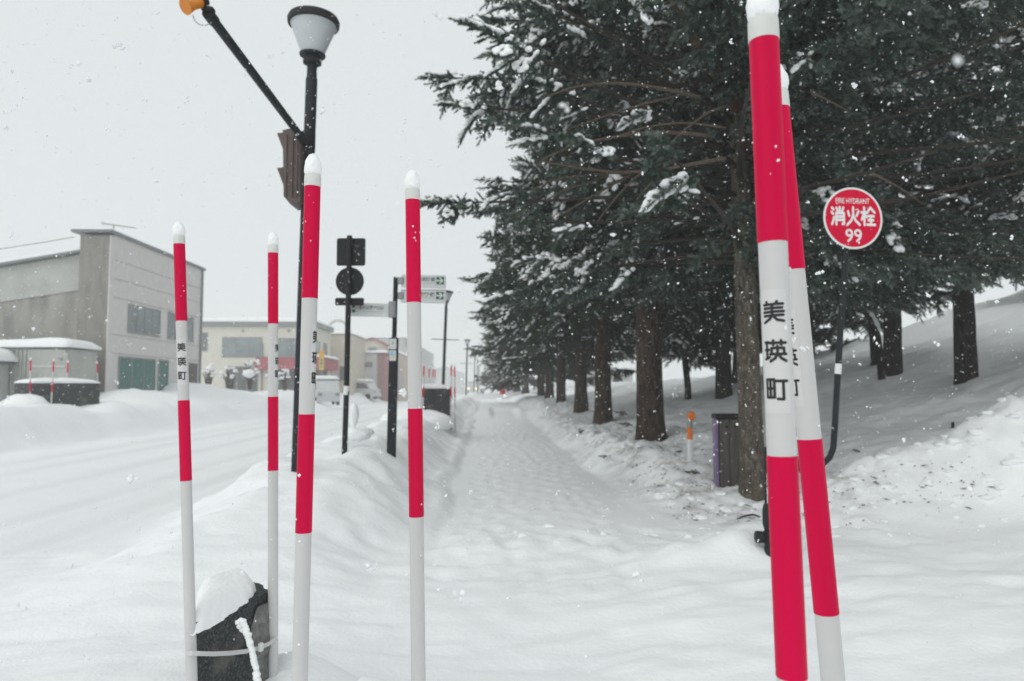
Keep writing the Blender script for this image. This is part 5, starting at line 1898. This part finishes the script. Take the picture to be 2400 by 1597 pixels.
_, c = spruce(2092, 840, 18.5, 0.42, 'slope spruce behind the hydrant sign, trunk leaning slightly right', 'green', 'bark_dark', H=10, zb=4.8, R=3.9, seed=32, step=0.10, group=GR, flare=0.1, lean=(0.3, 0), keep=lambda az, zz, t: 0.26, snow=0.35)
TOTAL += c
_, c = spruce(1696, 910, 21.5, 0.46, 'slope spruce with a black trunk right of the reflector post', 'green', 'bark_dark', H=14, zb=3.1, R=3.8, seed=33, step=0.11, group=GR, flare=0.1, keep=lambda az, zz, t: 0.45, snow=0.35)
TOTAL += c
_, c = spruce(1738, 882, 26.0, 0.60, 'slope spruce with a dark trunk just behind the lichen-marked one', 'green', 'bark_dark', H=14, zb=3.1, R=3.8, seed=34, step=0.13, group=GR, flare=0.1, ssc=1.2, snow=0.35)
TOTAL += c
_, c = spruce(1612, 908, 25.0, 0.22, 'thin snow-plastered young spruce between the big trunks', 'green', 'bark_dark', H=9, zb=2.7, R=2.2, seed=35, step=0.10, group=GR, flare=0.05, lean=(-0.8, 0), snow=0.75)
TOTAL += c
_, c = spruce(2052, 852, 21.0, 0.26, 'slope spruce with a slim dark trunk behind the leaning sapling', 'green', 'bark_dark', H=12, zb=3.9, R=2.6, seed=36, step=0.12, group=GR, flare=0.05, lean=(-0.2, 0), snow=0.4)
TOTAL += c
_, c = spruce(2760, 790, 11.0, 0.45, 'spruce at the right edge of which only blue-green boughs reach into view', 'blue', 'bark_dark', H=10.0, zb=4.15, R=4.2, seed=37, step=0.07, group=GR, keep=lambda az, zz, t: 0.45, snow=0.25)
TOTAL += c
_, c = spruce(1900, 870, 31.0, 0.40, 'farthest slope spruce filling the gap behind the thick pole', 'green', 'bark_dark', H=12, zb=3.3, R=3.4, seed=38, step=0.15, group=GR, flare=0.05, ssc=1.4, snow=0.4)
TOTAL += c
_, c = spruce(2480, 690, 25.0, 0.40, 'spruce on the hill crest behind the right edge', 'green', 'bark_dark', H=10, zb=6.2, R=4.0, seed=39, step=0.13, group=GR, flare=0.05, ssc=1.2, snow=0.4)
TOTAL += c
print('sprays', TOTAL)

# leaning sapling with a snow-laden limb
LY = 16.5
sl = thing('leaning_sapling', at(2067, 892, LY), 'bare leaning sapling with a snow-laden limb behind the sign pipe', 'tree')
o = Vector(sl.location)
tr = [at(u, v, LY) - o for u, v in ((2068, 910), (2066, 880), (2062, 835), (2056, 785), (2040, 750), (2010, 705), (1980, 658), (1952, 612), (1940, 585))]
MB().tube(tr, [0.085, 0.08, 0.078, 0.075, 0.07, 0.066, 0.06, 0.05, 0.04], 12).build('trunk', M['bark_dark'], sl, smooth=True)
MB().tube([tr[6], at(1950, 655, LY) - o, at(1915, 645, LY) - o, at(1900, 630, LY) - o], [0.035, 0.03, 0.022, 0.015], 8).build('limb', M['bark_dark'], sl, smooth=True)
sm = MB()
rs = random.Random(4)
for k in range(70):
    t = 3.1 + k / 69 * 4.6
    i = min(7, int(t)); p = tr[i].lerp(tr[i + 1], t - i)
    s_ = rs.uniform(0.05, 0.085)
    sm.blob(p + Vector((0.045, -0.03, 0.065)), (s_, s_, s_ * 0.8), k, 0.2, 1)
for k in range(14):
    p = (tr[6]).lerp(at(1905, 638, LY) - o, k / 13)
    sm.blob(p + Vector((0, -0.02, 0.04)), (0.05, 0.045, 0.035), k, 0.2, 1)
sm.build('snow_load', M['snow'], sl, smooth=True)

# ------------------------------------------------------------------ litter on the snow bank
def on_snow(u, v, y0=4.0, y1=40.0):
    """where the sight line through (u, v) first meets the snow"""
    Y = y0
    while Y < y1:
        p = at(u, v, Y)
        if p.z < ground_z(p.x, p.y):
            return p
        Y *= 1.004
    return p


bough_src = SPRAYS['green'][0].data
rs = random.Random(12)
for (u, v, Y, rz, sc, lab) in ((1357, 1018, 40, 0.9, 0.9, 'longest fallen spruce twig, upright green sprig left of the flared trunk'), (1470, 975, 36, 2.9, 0.85, 'fallen twig touching the left side of the flared trunk'),
                               (1482, 1000, 36, 2.6, 0.8, 'fallen twig just below the one touching the flared trunk'), (1424, 1072, 24, 3.0, 0.5, 'small flat fallen twig in the middle of the littered bank'),
                               (1492, 1096, 24, 1.2, 0.45, 'small upright fallen twig below the flared trunk'), (1640, 1112, 40, 2.8, 0.55, 'flat fallen twig between reflector post and wooden post'),
                               (1288, 976, 15, 0.4, 0.5, 'far fallen twig at the narrow end of the bank'), (1600, 1060, 22, 3.3, 0.45, 'fallen twig left of the white marker post')):
    p = on_snow(u, v)
    g = ground_z(p.x, p.y)
    sc = Y * p.y / 1667 / 0.46                        # Y holds the sprig's length in pixels here
    ob = bpy.data.objects.new('fallen_twig', bough_src)
    COL.objects.link(ob)
    ob.location = (p.x, p.y, g + 0.03 * sc)
    ob.rotation_euler = (rs.uniform(-.3, .3), rs.uniform(-.35, -.05), rz)
    ob.scale = (sc,) * 3
    tag(ob, lab, 'twig', 'spruce twigs fallen on the bank')
for (line, Y, r, lab) in (([(1727, 1221), (1745, 1216), (1765, 1212), (1782, 1215)], 7.05, 0.012, 'dark curved stick lying before the lichen-marked trunk'), ([(1998, 1058), (2008, 1061), (2016, 1063)], 9.3, 0.012, 'short dark stick on the smooth slope beside the sign pipe')):
    pts = []
    for k, (u, v) in enumerate(line):
        p = on_snow(u, v)
        p.z = ground_z(p.x, p.y) + 0.014 + (0.012 if 0 < k < len(line) - 1 else -0.004)
        pts.append(p)
    tag(MB().tube(pts, [r * 0.5] + [r] * (len(pts) - 2) + [r * 0.6], 8).build('stick', M['bark_dark'], None, smooth=True), lab, 'stick')
p = on_snow(2232, 1004)
stb = MB().tube([Vector((p.x, p.y, ground_z(p.x, p.y) - 0.1)), Vector((p.x + 0.01, p.y, ground_z(p.x, p.y) + 0.085))], 0.022, 10)
tag(stb.build('stake', M['black_metal'], None, smooth=40), 'short black stake poking out of the smooth snow slope on the right', 'stake')

lit = MB()
rs = random.Random(77)
for k in range(900):
    X = 2.0 + abs(rs.gauss(0, 1.1)) + 0.2; s = rs.uniform(8.0, 24)
    if rs.random() < 0.12:
        X = rs.uniform(3.2, 5.6); s = 8.0 + rs.gauss(0, 0.25)
    w = W(X, s)
    zg = float(ground_h(np.array([X]), np.array([s]))[0])
    L_ = rs.choice([0.015, 0.02, 0.03, 0.05, 0.09]) * rs.uniform(0.7, 1.3)
    a = rs.uniform(0, 6.28)
    d = Vector((math.cos(a), math.sin(a), rs.uniform(-.1, .3))) * L_ / 2
    c = w + Vector((0, 0, zg + 0.008))
    side = d.cross(YZ).normalized() * min(0.010, L_ * 0.25)
    lit.add([c - d, c + side, c + d, c - side, c + YZ * 0.010], [(0, 1, 4), (1, 2, 4), (2, 3, 4), (3, 0, 4)])
tag(lit.build('bark_litter', M['needle_brown'], None), kind='stuff')

chk = MB()
rs = random.Random(78)
for k in range(300):
    m = rs.random()
    if m < 0.4:
        X = rs.uniform(3.2, 6.4); s = 8.0 + rs.gauss(0, 0.35)
    elif m < 0.52:
        X = rs.uniform(-0.8, 3.8); s = 7.2 + rs.gauss(0, 0.5)
    else:
        X = 2.3 + abs(rs.gauss(0, 0.8)); s = rs.uniform(8.0, 20)
    r_ = rs.choice([0.015, 0.02, 0.025, 0.035, 0.055]) * rs.uniform(0.7, 1.3)
    w = W(X, s)
    chk.blob((w.x, w.y, float(ground_h(np.array([X]), np.array([s]))[0]) - r_ * 0.05), (r_ * rs.uniform(.9, 1.7), r_ * rs.uniform(.9, 1.5), r_ * 0.65), k, 0.42, 2, 1.5)
tag(chk.build('snow_clods', M['snow'], None, smooth=True), kind='stuff')

# snow-laden shrubs in front of the cream shop
for i, (u, v, Y, w_, h_) in enumerate(((487, 902, 50, 1.2, 1.6), (540, 905, 50, 1.3, 1.5), (585, 900, 50, 1.3, 1.9), (640, 905, 50, 1.0, 1.2), (668, 903, 50, 0.9, 1.3))):
    b = at(u, v + 6, Y)
    sh = thing('snowy_shrub', b, ('bare shrub, leftmost by the grey building corner', 'low bare shrub under the big shop window', 'tallest bare shrub with a round snow cushion', 'bare shrub left of the awning door', 'bare shrub under the red awning')[i], 'shrub', 'bare shrubs before the cream shop')
    st = MB(); snb = MB()
    rs = random.Random(50 + i)
    for k in range(26):
        a = rs.uniform(0, 6.28); l_ = h_ * rs.uniform(0.5, 1.0); o_ = rs.uniform(0.1, 0.5) * w_
        q = Vector((math.cos(a) * o_, math.sin(a) * o_, l_))
        st.tube([Vector((q.x * 0.2, q.y * 0.2, -0.2)), q * 0.6 + Vector((0, 0, 0.1)), q], [0.035, 0.022, 0.012], 5)
        if rs.random() < 0.7:
            snb.blob(q, (rs.uniform(.07, .2), rs.uniform(.07, .2), rs.uniform(.05, .12)), k, 0.2, 2)
    if i == 2:
        snb.blob((0, -0.2, 0.9), (0.42, 0.4, 0.3), 91, 0.12, 3)
    st.build('stems', M['branch'], sh)
    snb.build('snow_load', M['snow'], sh, smooth=True)

# ------------------------------------------------------------------ falling snow
def snowfall():
    rs = np.random.RandomState(5)
    n = 58000
    c = np.stack([rs.uniform(-8.0, 8.0, n), rs.uniform(-0.6, 10.5, n), rs.uniform(-0.1, 7.6, n)], 1)
    c = c[np.sqrt(((c - np.array([0, 0, 1.6])) ** 2).sum(1)) > 0.42]
    r = np.clip(0.0030 * (0.6 + rs.gamma(1.5, 0.42, len(c))), 0, 0.0105)
    # the larger flakes are clumps of two or three crystals
    C, Rr = [c], [np.where(r > 0.0036, r * 0.72, r)]
    for lim in (0.0036, 0.0058):
        m = r > lim
        C.append(c[m] + rs.randn(m.sum(), 3) * r[m, None] * 0.75); Rr.append(r[m] * 0.62)
    C, Rr = np.concatenate(C), np.concatenate(Rr)
    octv = np.array([(1, 0, 0), (-1, 0, 0), (0, 1, 0), (0, -1, 0), (0, 0, 1), (0, 0, -1)], float)
    octf = np.array([(0, 2, 4), (2, 1, 4), (1, 3, 4), (3, 0, 4), (2, 0, 5), (1, 2, 5), (3, 1, 5), (0, 3, 5)])
    k = np.clip(1 + 0.45 * rs.randn(len(C), 6, 1), 0.35, 1.8)
    V = (C[:, None, :] + octv[None] * Rr[:, None, None] * k).reshape(-1, 3)
    F = (octf[None] + (np.arange(len(C)) * 6)[:, None, None]).reshape(-1, 3)
    me = bpy.data.meshes.new('falling_snow')
    me.vertices.add(len(V)); me.vertices.foreach_set('co', V.ravel())
    me.loops.add(F.size); me.loops.foreach_set('vertex_index', F.ravel().astype(np.int32))
    me.polygons.add(len(F)); me.polygons.foreach_set('loop_start', np.arange(0, F.size, 3))
    me.update(); me.validate()
    me.materials.append(M['flake'])
    ob = bpy.data.objects.new('falling_snow', me)
    COL.objects.link(ob)
    tag(ob, kind='stuff')


snowfall()
